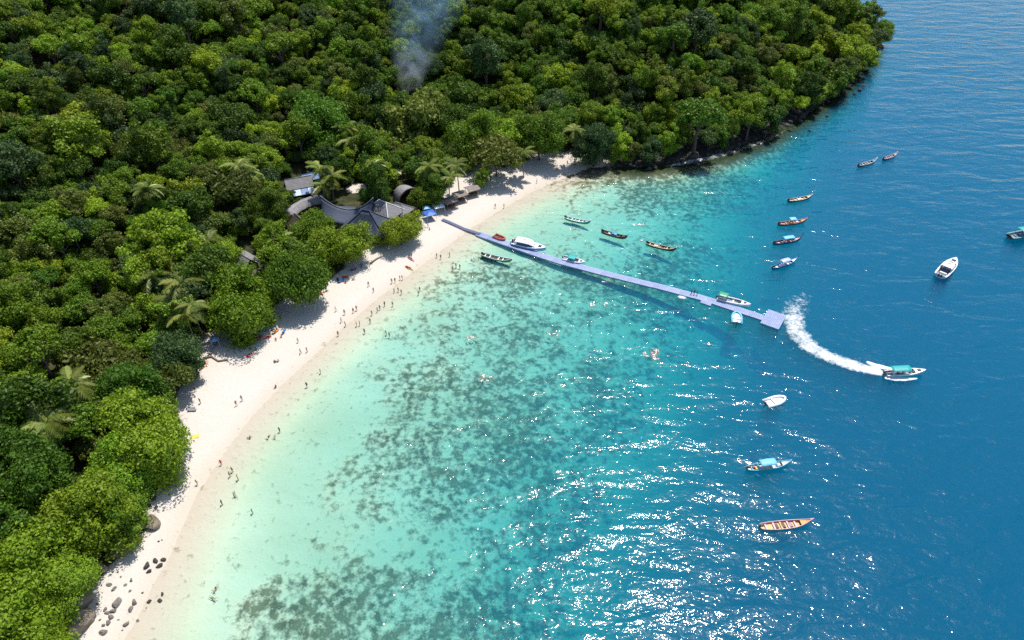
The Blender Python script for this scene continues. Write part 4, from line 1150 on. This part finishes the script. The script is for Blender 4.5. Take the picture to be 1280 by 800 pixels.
# ------------------------------------------------------------------ people
def skin_body(name, J, E, rad, root):
    """one continuous figure grown over a skeleton"""
    me = bpy.data.meshes.new(name); keys = list(J); ix = {k: i for i, k in enumerate(keys)}
    me.from_pydata([J[k] for k in keys], [(ix[a], ix[b]) for a, b in E], [])
    o = bpy.data.objects.new(name, me); COL.objects.link(o)
    o.modifiers.new("skin", 'SKIN'); 
    for i, k in enumerate(keys):
        sv = me.skin_vertices[0].data[i]; r = rad[k]; sv.radius = r if isinstance(r, tuple) else (r, r); sv.use_root = (k == root)
    ss = o.modifiers.new("sub", 'SUBSURF'); ss.levels = ss.render_levels = 1
    dg = bpy.context.evaluated_depsgraph_get(); dg.update()
    ev = o.evaluated_get(dg); out = bpy.data.meshes.new_from_object(ev)
    bpy.data.objects.remove(o); return out
RAD = dict(pel=(.15, .11), waist=(.125, .09), chest=(.16, .11), neck=.055, head0=(.075, .085), head1=(.085, .10), head2=(.05, .06),
           hl=.095, hr=.095, kl=.06, kr=.06, al=.042, ar=.042, tl=.04, tr=.04, sl=.06, sr=.06, el=.042, er=.042, wl=.03, wr=.03, fl=.035, fr=.035)
EDG = [("pel", "waist"), ("waist", "chest"), ("chest", "neck"), ("neck", "head0"), ("head0", "head1"), ("head1", "head2"), ("pel", "hl"), ("pel", "hr"), ("hl", "kl"), ("hr", "kr"), ("kl", "al"), ("kr", "ar"),
       ("al", "tl"), ("ar", "tr"), ("chest", "sl"), ("chest", "sr"), ("sl", "el"), ("sr", "er"), ("el", "wl"), ("er", "wr"), ("wl", "fl"), ("wr", "fr")]
def stand(stride=0.0, arm=0.0):
    return dict(pel=(0, 0, .95), waist=(0, 0, 1.12), chest=(.02, 0, 1.34), neck=(.02, 0, 1.5), head0=(.03, 0, 1.57), head1=(.04, 0, 1.65), head2=(.02, 0, 1.74),
                hl=(0, .10, .88), hr=(0, -.10, .88), kl=(.04 + stride * .5, .11, .49), kr=(.04 - stride * .3, -.11, .49), al=(stride * .6, .12, .08), ar=(-stride, -.12, .09 + .06 * (stride > 0)), tl=(.17 + stride * .6, .13, .03), tr=(.16 - stride, -.13, .04),
                sl=(.0, .19, 1.40), sr=(.0, -.19, 1.40), el=(-.04 - arm * .1, .26, 1.12 + arm * .12), er=(-.03 + stride * .3, -.26, 1.12), wl=(.06 + arm * .25, .27, .88 + arm * .45), wr=(.06 + stride * .6, -.25, .90), fl=(.08 + arm * .3, .27, .79 + arm * .5), fr=(.08 + stride * .7, -.25, .80))
SIT = dict(pel=(0, 0, .14), waist=(-.04, 0, .30), chest=(-.05, 0, .53), neck=(-.03, 0, .69), head0=(-.01, 0, .76), head1=(0, 0, .84), head2=(-.02, 0, .93), hl=(.06, .11, .12), hr=(.06, -.11, .12), kl=(.38, .14, .42), kr=(.38, -.14, .36), al=(.66, .13, .08), ar=(.72, -.13, .08),
           tl=(.8, .14, .05), tr=(.86, -.14, .05), sl=(-.06, .19, .59), sr=(-.06, -.19, .59), el=(.06, .24, .36), er=(-.2, -.27, .34), wl=(.3, .2, .38), wr=(-.32, -.3, .08), fl=(.38, .18, .40), fr=(-.36, -.31, .04))
SWIM = dict(pel=(0, 0, 0), waist=(.17, 0, .03), chest=(.40, 0, .07), neck=(.56, 0, .10), head0=(.62, 0, .13), head1=(.70, 0, .15), head2=(.78, 0, .15), hl=(-.08, .1, -.01), hr=(-.08, -.1, -.01), kl=(-.48, .14, -.06), kr=(-.48, -.12, .0), al=(-.88, .16, .0), ar=(-.88, -.14, -.10),
            tl=(-1.05, .18, -.02), tr=(-1.05, -.15, -.12), sl=(.46, .19, .07), sr=(.46, -.19, .07), el=(.66, .36, 0), er=(.6, -.42, .0), wl=(.90, .30, -.04), wr=(.46, -.58, -.04), fl=(.98, .28, -.04), fr=(.40, -.62, -.04))
BODIES = {"stand": skin_body("p", stand(0, .3), EDG, RAD, "pel"), "walk": skin_body("p", stand(.28), EDG, RAD, "pel"), "sit": skin_body("p", SIT, EDG, RAD, "pel"), "swim": skin_body("p", SWIM, EDG, RAD, "pel"), "armed": skin_body("p", stand(.08, 1.0), EDG, RAD, "pel")}
SKINS = [paint("skin_tan", (.42, .24, .15), .55, var=.05), paint("skin_fair", (.56, .36, .27), .55, var=.05), paint("skin_brown", (.22, .12, .07), .55, var=.05)]
HAIR = [paint("hair_black", (.015, .012, .01), .6), paint("hair_brown", (.09, .05, .03), .6), paint("hair_fair", (.35, .24, .12), .6)]
SUITS = {"black": (.015, .015, .018), "navy": (.02, .03, .10), "red": (.55, .03, .03), "white": (.75, .75, .75), "green": (.05, .25, .10), "yellow": (.70, .55, .05), "blue": (.04, .16, .48), "purple": (.16, .08, .30), "orange": (.80, .22, .03), "pink": (.70, .42, .42), "grey": (.22, .22, .24)}
SM = {k: paint("cloth_" + k, c, .8, var=.08) for k, c in SUITS.items()}
_pc = {}
def person_mesh(pose, suit, sk, full):
    key = (pose, suit, sk, full)
    if key in _pc: return _pc[key]
    me = BODIES[pose].copy(); me.name = "person"; me.materials.clear()
    for m in (SKINS[sk], SM[suit], HAIR[(sk + len(suit)) % 3]): me.materials.append(m)
    for p in me.polygons:
        x, y, z = p.center
        if pose == "swim": h, body, hair = x, -.28 < x < (.50 if full else .12), x > .66 and z > .12
        elif pose == "sit": h, body, hair = z, (z < .62 if full else z < .26) and x < .22, z > .86 or (z > .77 and x < -.04)
        else: h, body, hair = z, (.62 < z < 1.45 if full else .66 < z < 1.0), z > 1.69 or (z > 1.56 and x < -.02)
        if body and abs(y) > .24 and pose != "sit": body = False
        p.material_index = 2 if hair else 1 if body else 0
        p.use_smooth = True
    _pc[key] = me
    return me
def at_water_or_land(px, py):
    x, y, z = on_ground(px, py)
    return (x, y, z)
pr = random.Random(5)
def person(px, py, pose, suit, label, group, face=None, z=None, full=None, sk=None):
    x, y, zg = on_ground(px, py)
    if pose == "swim":
        x, y = at2(px, py, 0.0); zg = -.10
    elif zg < -.95: zg = -.95
    if z is not None: x, y = at2(px, py, z); zg = z
    full = pr.random() < .55 if full is None else full
    o = link("person", person_mesh(pose, suit, pr.randrange(3) if sk is None else sk, full), None, (x, y, zg), (0, 0, pr.uniform(0, 6.28) if face is None else face), pr.uniform(.97, 1.08))
    return tag(o, label, "person", group)
PPL = [  # px, py of the feet, pose, clothing, where
    (461, 358, "walk", "pink", "sand"), (467, 365, "stand", "navy", "sand"), (490, 354, "walk", "red", "edge"), (494, 353, "stand", "black", "edge"), (500, 350, "stand", "navy", "edge"), (503, 350, "walk", "pink", "edge"),
    (493, 366, "stand", "green", "wade"), (498, 365, "stand", "grey", "wade"), (502, 368, "armed", "blue", "wade"), (525, 364, "stand", "black", "wade"), (523, 369, "stand", "navy", "wade"),
    (481, 383, "stand", "black", "wade"), (491, 383, "stand", "green", "wade"), (475, 387, "stand", "blue", "wade"), (472, 390, "armed", "black", "wade"), (465, 394, "stand", "orange", "wade"), (463, 404, "stand", "grey", "wade"),
    (442, 391, "walk", "black", "edge"), (446, 388, "stand", "red", "edge"), (431, 393, "stand", "navy", "edge"), (427, 403, "walk", "purple", "edge"), (432, 408, "stand", "grey", "edge"), (446, 408, "stand", "black", "wade"), (450, 407, "stand", "blue", "wade"),
    (420, 389, "walk", "white", "sand"), (423, 420, "stand", "black", "wade"), (456, 417, "stand", "navy", "wade"), (483, 419, "stand", "black", "wade"), (487, 422, "stand", "purple", "wade"),
    (373, 428, "walk", "black", "sand"), (376, 442, "walk", "grey", "sand"), (384, 440, "stand", "pink", "edge"),
    (546, 322, "stand", "green", "edge"), (551, 324, "stand", "black", "edge"), (562, 321, "armed", "navy", "wade"), (566, 338, "stand", "grey", "wade"), (570, 335, "stand", "green", "wade"), (575, 336, "stand", "black", "wade"),
    (515, 320, "stand", "green", "kayak"), (344, 453, "sit", "purple", "sand"), (348, 452, "sit", "navy", "sand"), (345, 484, "sit", "black", "edge"), (384, 484, "walk", "black", "wade"), (401, 467, "stand", "grey", "wade"),
    (245, 489, "walk", "black", "sand"), (251, 504, "stand", "navy", "sand"), (303, 501, "walk", "grey", "sand"), (296, 507, "armed", "red", "sand"), (233, 543, "stand", "black", "shade"), (234, 553, "sit", "purple", "shade"),
    (350, 540, "stand", "black", "wade"), (313, 548, "sit", "navy", "edge"), (277, 581, "walk", "red", "edge"), (247, 606, "walk", "black", "sand"), (291, 590, "stand", "black", "edge"), (288, 596, "armed", "yellow", "edge"), (298, 600, "armed", "yellow", "wade"),
    (278, 631, "stand", "black", "edge"), (316, 642, "stand", "green", "wade"), (218, 587, "sit", "blue", "shade"), (222, 589, "sit", "red", "shade"), (213, 590, "sit", "black", "shade"),
    (709, 206, "stand", "grey", "far"), (697, 212, "sit", "black", "far"), (671, 229, "walk", "black", "far"), (631, 237, "stand", "navy", "far"), (619, 260, "walk", "grey", "far"), (630, 260, "stand", "green", "far"), (625, 223, "stand", "white", "far"), (706, 219, "walk", "grey", "far"),
    (535, 284, "walk", "black", "gang"), (537, 287, "sit", "grey", "gang"), (612, 218, "stand", "pink", "far"), (587, 243, "stand", "white", "far"), (578, 250, "sit", "red", "far"), (270, 432, "sit", "blue", "shade"), (345, 425, "sit", "red", "shade"), (352, 421, "sit", "orange", "shade"), (396, 378, "stand", "pink", "shade"), (441, 350, "sit", "blue", "shade"), (432, 354, "sit", "red", "shade")]
WHERE = {"sand": "on the dry white sand", "edge": "at the wet edge of the water", "wade": "standing in the shallow turquoise water", "kayak": "beside the pink kayak", "shade": "in the shade under the beach trees", "far": "on the far part of the beach beyond the walkway", "gang": "on the sand near the gangway"}
POSEW = {"stand": "standing", "walk": "walking", "sit": "sitting", "armed": "reaching out", "swim": "swimming"}
for px, py, pose, suit, wh in PPL:
    art = "orange" == suit
    lab = "person in %s clothing %s %s" % (suit, POSEW[pose], WHERE[wh]) if wh != "wade" else "person in %s swimwear %s" % (suit, WHERE[wh] if pose != "armed" else "reaching out in the shallow turquoise water")
    person(px, py, pose, suit, lab, "beach-goers " + WHERE[wh])
for px, py, suit in ((864, 367.5, "black"), (867.5, 368, "navy"), (871, 368.8, "grey")): person(px, py, "stand", suit, "person in %s clothing standing in line on the floating walkway" % suit, "people on the floating walkway", z=.41, full=True)
for px, py, suit in ((640.5, 304, "black"), (644, 303, "white"), (647, 306, "navy")): person(px, py, "stand", suit, "person in %s clothing on the walkway beside the large cabin speedboat" % suit, "people on the floating walkway", z=.41, full=True)
for cx, cy, n, sx, sy, wh in ((815, 444, 15, 13, 6, "in the large crowd of snorkellers"), (692, 417.5, 4, 7, 1.2, "in the snorkelling row over the reef"), (591, 420.5, 4, 8, 1.5, "in the snorkelling row over pale sand"), (609, 472, 5, 7, 4, "in the snorkelling cluster above dark coral"), (748, 381, 5, 10, 1.8, "in the snorkelling row nearest the walkway")):
    for k in range(n):
        suit = pr.choice(["pink", "white", "grey", "white", "pink", "white"])
        person(cx + pr.uniform(-sx, sx), cy + pr.uniform(-sy, sy), "swim", suit, "swimmer in %s life vest floating %s" % (suit, wh), "snorkellers " + wh, full=True)
for px, py, suit, wh in ((739, 440, "blue", "alone over the dark reef"), (763, 350, "black", "just below the floating walkway"), (335, 546, "black", "in the shallows beside the standing bathers"), (343, 545, "grey", "near the shore, arms spread, by another swimmer"), (293, 618, "grey", "face down just off the narrow beach"), (269, 735, "navy", "in the pale shallows off the strewn stones"), (266, 747, "green", "in the pale green shallows below another swimmer"), (755, 352, "white", "beside another swimmer below the walkway")):
    person(px, py, "swim", suit, "swimmer in %s floating %s" % (suit, wh), "lone swimmers")

# ------------------------------------------------------------------ beach furniture
def lounger(px, py, rz, m, label, group="beach chairs and mats"):
    e = empty("sun_lounger", on_ground(px, py), math.radians(rz)); tag(e, label, "lounger", group)
    MB().box((.25, 0, .32), (1.3, .6, .06)).build("seat", m, e)
    b = MB(); b.add([(-.4, -.3, .32), (-.4, .3, .32), (-.95, .3, .78), (-.95, -.3, .78), (-.4, -.3, .26), (-.4, .3, .26), (-.95, .3, .72), (-.95, -.3, .72)], [(0, 1, 2, 3), (7, 6, 5, 4), (0, 4, 5, 1), (1, 5, 6, 2), (2, 6, 7, 3), (3, 7, 4, 0)]); b.build("backrest", m, e)
    for x in (-.5, .8):
        for y in (-.26, .26): MB().box((x, y, .13), (.06, .06, .34)).build("leg", WOOD, e)
cl = {k: paint("cloth_" + k, c) for k, c in SUITS.items()}
lounger(239, 511, 5, cl["grey"], "grey sun lounger, one of a pair standing alone on the open sand"); lounger(240.5, 513.5, 5, cl["grey"], "grey sun lounger, one of a pair standing alone on the open sand")
for k, (px, py, c) in enumerate(((340, 427, "red"), (348, 424, "orange"), (356, 420, "blue"), (330, 432, "red"), (392, 382, "blue"), (402, 376, "red"), (437, 352, "red"), (445, 347, "purple"), (428, 357, "blue"), (448, 344, "pink"), (455, 338, "grey"), (424, 361, "navy"))):
    lounger(px - 5 + (k % 3) * 2, py - 5 - (k % 2) * 4, 40 + 23 * k, cl[c], "%s beach chair in the tree shade along the upper sand" % c)
for k, (px, py) in enumerate(((604, 229), (607, 227.5), (610, 226), (613, 225), (608, 230))): lounger(px, py, 60 + 9 * k, cl["navy"] if k % 2 else cl["grey"], "%s lounger in the cluster shaded at the upper far beach" % ("navy" if k % 2 else "grey"))
def mat(px, py, m, rz, label):
    x, y, z = on_ground(px, py); b = MB(); grid_slab(b, lambda u, v: ((u - .5) * 1.9, (v - .5) * 1.0, .05 + .02 * math.sin(9 * u + 4 * v)), 6, 4, .03)
    tag(b.build("beach_towel", m, None, False, (x, y, z), (0, 0, rz)), label, "towel", "beach chairs and mats")
mat(243, 546, cl["yellow"], .3, "yellow towel spread on the sand beside the bright tree"); mat(228, 548, cl["white"], .8, "white towel spread at the foot of the bright tree")
# ------------------------------------------------------------------ rocks
def rock_mat(name, lo, hi):
    m, nt, N, L, P = new_mat(name)
    f = noise(nt, 1.1, 6.0, .7); g = noise(nt, .3, 3.0)
    L.new(mixc(nt, ramp(nt, g, [(.4, (0, 0, 0)), (.65, (1, 1, 1))]), ramp(nt, f, [(.3, lo), (.7, hi)]), tuple(.8 * h for h in hi)), P.inputs["Base Color"])
    P.inputs["Roughness"].default_value = .85
    L.new(bump(nt, f, 1.0, .25), P.inputs["Normal"])
    return m
ROCK_BROWN, ROCK_DARK, ROCK_GREY = rock_mat("brown_rock", (.10, .075, .055), (.30, .24, .18)), rock_mat("dark_rock", (.018, .018, .018), (.07, .065, .06)), rock_mat("grey_stone", (.09, .08, .075), (.26, .23, .21))
def rock_mesh(seed, m, sub=3):
    bm = bmesh.new(); bmesh.ops.create_icosphere(bm, subdivisions=sub, radius=1.0); r = np.random.default_rng(seed)
    v = np.array([p.co[:] for p in bm.verts])
    for k in range(14):                       # planar chops give flat faces and ridges
        d = r.normal(size=3); d /= np.linalg.norm(d); c = r.uniform(.42, .85)
        over = np.maximum(v @ d - c, 0); v -= over[:, None] * d * .92
    v += .05 * np.sin(v[:, [1, 2, 0]] * 5 + seed)
    for p, q in zip(bm.verts, v): p.co = q
    me = bpy.data.meshes.new("rock"); bm.to_mesh(me); bm.free(); me.materials.append(m)
    return me
RB = [rock_mesh(i, ROCK_BROWN) for i in range(3)]; RD = [rock_mesh(10 + i, ROCK_DARK, 2) for i in range(6)]; RG = [rock_mesh(20 + i, ROCK_GREY) for i in range(5)]
rr = random.Random(3)
def rock(px, py, rp, meshes, label, group, ax=(1, 1, .7), name="rock", rz=None):
    x, y, z = on_ground(px, py); dep = float(project(x, y, z)[2]); s = rp * dep / FPX
    o = link(name, rr.choice(meshes), None, (x, y, z + s * ax[2] * .25), (rr.uniform(-.2, .2), rr.uniform(-.2, .2), rr.uniform(0, 6.28) if rz is None else rz), (s * ax[0], s * ax[1], s * ax[2]))
    return tag(o, label, "rock", group)
STONES = [(191, 624, 6), (186, 633, 5), (195, 634, 4), (198.5, 677, 1.8), (202.5, 675, 1.6), (184, 707, 5.5), (186, 715, 4), (195, 702, 5), (199, 708, 5), (204, 700, 4), (164, 726, 3.2), (157, 731, 2.4), (162.5, 739, 2.4), (142, 737, 4.5), (136.5, 731, 4), (151, 721, 1.6), (147, 754, 7.5),
          (141, 764, 4.5), (139, 771, 4.5), (134, 766, 3.4), (131, 762, 3.4), (122, 755, 2.8), (168, 754, 6), (163.5, 762, 4.5), (136, 778, 4.5), (157, 781, 5), (129, 790, 5.5), (130, 782, 3.6), (187, 752, 3.8), (200, 751, 4), (172, 776, 3), (153, 788, 1.8), (203, 743, 3.2), (178, 741, 2), (183, 760, 1.5), (148, 775, 1.6), (125, 775, 2)]
BIGL = {147: "largest rounded grey stone among the stones strewn on the sand", 168: "dark stone pair half sunk in the wet sand near the largest grey stone", 191: "dark boulder at the sand edge below the bright leafy tree"}
for px, py, rp in STONES:
    lab = BIGL.get(px, ("wet dark stone lying near the waterline" if px > 180 else "small grey stone strewn on the sand below the rock outcrop") if rp < 5.2 else "mid-sized grey stone strewn on the sand below the rock outcrop")
    rock(px, py, rp, RG if px < 176 else RD, lab, "stones strewn over the narrow beach", (rr.uniform(.8, 1.2), rr.uniform(.7, 1), rr.uniform(.5, .75)), "stone")
rock(188, 654, 15, RB, "large brown boulder jutting onto the sand", "rock outcrops behind the narrow beach", (1.1, .9, .8), "boulder", 0)
for px, py, rp, lab in ((172, 660, 15, "dark brown rock wall under the overhanging trees"), (160, 678, 13, "mossy rock wall running along the shaded strip of sand"), (146, 692, 14, "brown rock face below the rounded green tree"), (122, 712, 12, "rock ledge at the back of the shaded sand"),
                        (100, 752, 22, "broad brown rock outcrop above the strewn stones"), (95, 785, 24, "cracked brown rock outcrop at the foot of the sunlit tree"), (112, 775, 12, "low brown slab in front of the broad outcrop")):
    rock(px, py, rp, RB, lab, "rock outcrops behind the narrow beach", (1.15, .95, .85), "rock_outcrop")
# boulders round the headland
hl = [Vector((*at2(*p), 0)) for p in WATERLINE if p[0] >= 762]
cum = 0
for a, b in zip(hl, hl[1:]):
    n = max(2, int((b - a).length / 1.5))
    for k in range(n):
        p = a.lerp(b, (k + rr.random()) / n); d = (b - a).normalized(); nn = Vector((-d.y, d.x, 0)); off = rr.gauss(1.2, 2.2); p = p + nn * off; s = rr.uniform(.5, 1.5) * (1.5 if rr.random() < .15 else 1)
        far_ = p.x > 150; o = link("boulder", rr.choice(RD), None, (p.x, p.y, max(gz(p.x, p.y), -.3) + s * .15), (rr.uniform(-.4, .4), rr.uniform(-.4, .4), rr.uniform(0, 6)), (s * rr.uniform(.8, 1.3), s, s * rr.uniform(.6, .9)))
        tag(o, "dark boulder on the rocky shore at the tip of the headland" if far_ else "dark boulder on the shaded rocky shore below the headland forest", "boulder", "boulders at the headland tip" if far_ else "boulders below the headland forest")
for px, py, rp in ((1093, 55, 4), (1100, 57, 3), (1103, 60, 2), (1097, 63, 1.6), (1080, 99, 2.5), (1079, 107, 3), (1074, 113, 3), (1068, 118, 2.4), (1059, 128, 2), (1034, 146, 2.2), (1012, 164, 2), (1082, 88, 1.8)):
    x, y = at2(px, py); s = rp * math.hypot(x, y) / FPX
    tag(link("sea_rock", rr.choice(RD), None, (x, y, s * .15), (0, 0, rr.uniform(0, 6)), (s * 1.2, s, s * .8)), "black rock standing in the sea just off the headland", "rock", "rocks standing in the sea")

# ------------------------------------------------------------------ foam and wake
def foam_mat():
    m, nt, N, L, P = new_mat("white_foam")
    at_ = N.new("ShaderNodeAttribute"); at_.attribute_name = "cover"
    f, g = noise(nt, 1.3, 6.0, .75), noise(nt, .4, 3.0, .6)
    k = math_(nt, 'ADD', math_(nt, 'MULTIPLY', f, .9), math_(nt, 'MULTIPLY', g, .6))
    k = math_(nt, 'SUBTRACT', math_(nt, 'ADD', at_.outputs["Fac"], k), 1.0)
    P.inputs["Base Color"].default_value = (.80, .83, .85, 1)
    P.inputs["Roughness"].default_value = .9
    L.new(ramp(nt, k, [(.12, (0, 0, 0)), (.50, (1, 1, 1))]), P.inputs["Alpha"])
    L.new(bump(nt, f, 1.0, .4), P.inputs["Normal"])
    return m
FOAM = foam_mat()
def ribbon(name, pts, label, rise=.12, step=.5, cross=24, group=None):
    """pts: (px, py, half width m, strength)"""
    C = [Vector((*at2(a, b), 0)) for a, b, w, s in pts]; cumd = [0]
    for a, b in zip(C, C[1:]): cumd.append(cumd[-1] + (b - a).length)
    n = int(cumd[-1] / step) + 2; S = np.linspace(0, cumd[-1], n)
    # smooth the path
    xs = np.interp(S, cumd, [c.x for c in C]); ys = np.interp(S, cumd, [c.y for c in C]); k = max(3, int(4 / step)) | 1
    pad = lambda q: np.convolve(np.pad(q, k // 2, mode='edge'), np.ones(k) / k, 'valid')
    xs, ys = pad(xs), pad(ys); w = np.interp(S, cumd, [p[2] for p in pts]); st = np.interp(S, cumd, [p[3] for p in pts])
    tx, ty = np.gradient(xs), np.gradient(ys); l = np.hypot(tx, ty); nx, ny = -ty / l, tx / l
    q = np.linspace(-1, 1, cross + 1)
    X = xs[:, None] + nx[:, None] * w[:, None] * q; Y = ys[:, None] + ny[:, None] * w[:, None] * q
    cov = st[:, None] * (1 - np.abs(q)[None] ** 2.5) * sstep(0, 1.5, S)[:, None] * sstep(0, 2, cumd[-1] - S)[:, None]
    Z = .03 + rise * fbm(X / 1.3, Y / 1.3, 3, 9) * cov
    ii = np.arange(n * (cross + 1)).reshape(n, cross + 1)
    F = np.stack([ii[:-1, :-1], ii[:-1, 1:], ii[1:, 1:], ii[1:, :-1]], -1).reshape(-1, 4)
    me = fast_mesh(name, np.stack([X, Y, Z], -1).reshape(-1, 3), F, FOAM, True)
    a = me.attributes.new("cover", 'FLOAT', 'POINT'); a.data.foreach_set("value", cov.ravel().astype(np.float32))
    o = link(name, me); tag(o, label, "foam", group, "stuff")
    return o
ribbon("boat_wake", [(1012, 364, 5.5, .25), (999, 377, 5.2, .40), (991, 393, 4.6, .56), (994, 411, 4.2, .62), (1006, 428, 4.0, .62), (1024, 441, 3.6, .64), (1047, 451, 3.0, .68), (1070, 458, 2.9, .70), (1092, 464, 2.3, .78), (1110, 467, 1.5, .95)], "white foaming wake curving from the platform to the racing speedboat", .25)
ribbon("bow_wave", [(1078, 450, .5, .6), (1090, 456, .9, 1.0), (1102, 459, 1.0, 1.1), (1114, 461.5, .6, 1.0), (1122, 462, .3, .8)], "thin curl of foam on the far side of the racing speedboat", .3, .3, 10)
ribbon("hull_wave", [(1100, 471, .5, .9), (1115, 474, .8, 1.1), (1130, 474.5, .8, 1.1), (1142, 473.5, .6, 1.0), (1152, 472, .3, .8)], "band of foam along the near side of the racing speedboat", .3, .3, 10)
ribbon("shore_foam", [(828, 209, 1.0, .30), (845, 206, 1.8, .46), (868, 201, 2.2, .52), (885, 198, 2.4, .42), (897, 195, 2.6, .52), (912, 191, 2.8, .46), (925, 187, 2.6, .38), (945, 180, 2.2, .48), (965, 172, 1.8, .40), (985, 162, 1.2, .3)], "white surf breaking over the stones below the headland", .2)
ribbon("swim_foam", [(843, 369.5, .7, .7), (852, 371.5, .9, .85), (863, 374, .7, .6)], "patch of splashed foam beside the floating walkway", .1, .3, 10)

# ------------------------------------------------------------------ smoke rising from the valley
x0, y0, z0 = on_ground(511, 112, 6)
def smoke_mat():
    m, nt, N, L, P = new_mat("wood_smoke"); N.remove(P)
    out = [n for n in N if n.type == 'OUTPUT_MATERIAL'][0]
    pv = N.new("ShaderNodeVolumePrincipled"); pv.inputs["Color"].default_value = (.9, .95, 1, 1); pv.inputs["Anisotropy"].default_value = .1
    tc = N.new("ShaderNodeTexCoord"); f = noise(nt, .16, 4.0, .6, tc.outputs["Object"], .6)
    sp = N.new("ShaderNodeSeparateXYZ"); L.new(tc.outputs["Generated"], sp.inputs[0])
    fall = ramp(nt, sp.outputs[2], [(0.0, (1, 1, 1)), (.14, (.6, .6, .6)), (.3, (.16, .16, .16)), (1.0, (.07, .07, .07))])
    so = N.new("ShaderNodeSeparateXYZ"); L.new(tc.outputs["Object"], so.inputs[0])
    t = math_(nt, 'DIVIDE', math_(nt, 'SUBTRACT', so.outputs[2], z0 + 6), 46.0, True)
    dx = math_(nt, 'SUBTRACT', math_(nt, 'SUBTRACT', so.outputs[0], x0), math_(nt, 'MULTIPLY', math_(nt, 'POWER', t, 1.3), 16.0))
    dy = math_(nt, 'SUBTRACT', math_(nt, 'SUBTRACT', so.outputs[1], y0), math_(nt, 'MULTIPLY', t, 22.0))
    rad = math_(nt, 'ADD', math_(nt, 'MULTIPLY', math_(nt, 'POWER', t, 1.0), 26.0), 6.5)
    q = math_(nt, 'DIVIDE', math_(nt, 'SQRT', math_(nt, 'ADD', math_(nt, 'MULTIPLY', dx, dx), math_(nt, 'MULTIPLY', dy, dy))), rad)
    fall = math_(nt, 'MULTIPLY', fall, ramp(nt, q, [(.0, (1, 1, 1)), (.35, (.45, .45, .45)), (.75, (0, 0, 0))]))
    dn = math_(nt, 'MULTIPLY', math_(nt, 'MULTIPLY', ramp(nt, f, [(.38, (0, 0, 0)), (.68, (1, 1, 1))]), fall)  , .5)
    L.new(ramp(nt, sp.outputs[2], [(.10, (.95, .97, 1)), (.40, (.42, .70, 1.0))]), pv.inputs["Color"])
    L.new(dn, pv.inputs["Density"]); L.new(pv.outputs[0], out.inputs["Volume"])
    return m
b = MB(); rings = []
for i in range(12):
    t = i / 11; r = 6.5 + 26 * t ** 1.0; cx_, cy_, cz_ = x0 + 16 * t ** 1.3, y0 + 22 * t, z0 + 6 + 46 * t
    rings.append([(cx_ + r * (1 + .12 * math.sin(3 * q + i)) * math.cos(q), cy_ + .8 * r * math.sin(q), cz_ + .3 * math.sin(2 * q)) for q in [2 * math.pi * k / 16 for k in range(16)]])
b.loft(rings); o = b.build("smoke", smoke_mat()); tag(o, "bluish white smoke drifting up from the forested valley", "smoke", kind="stuff")
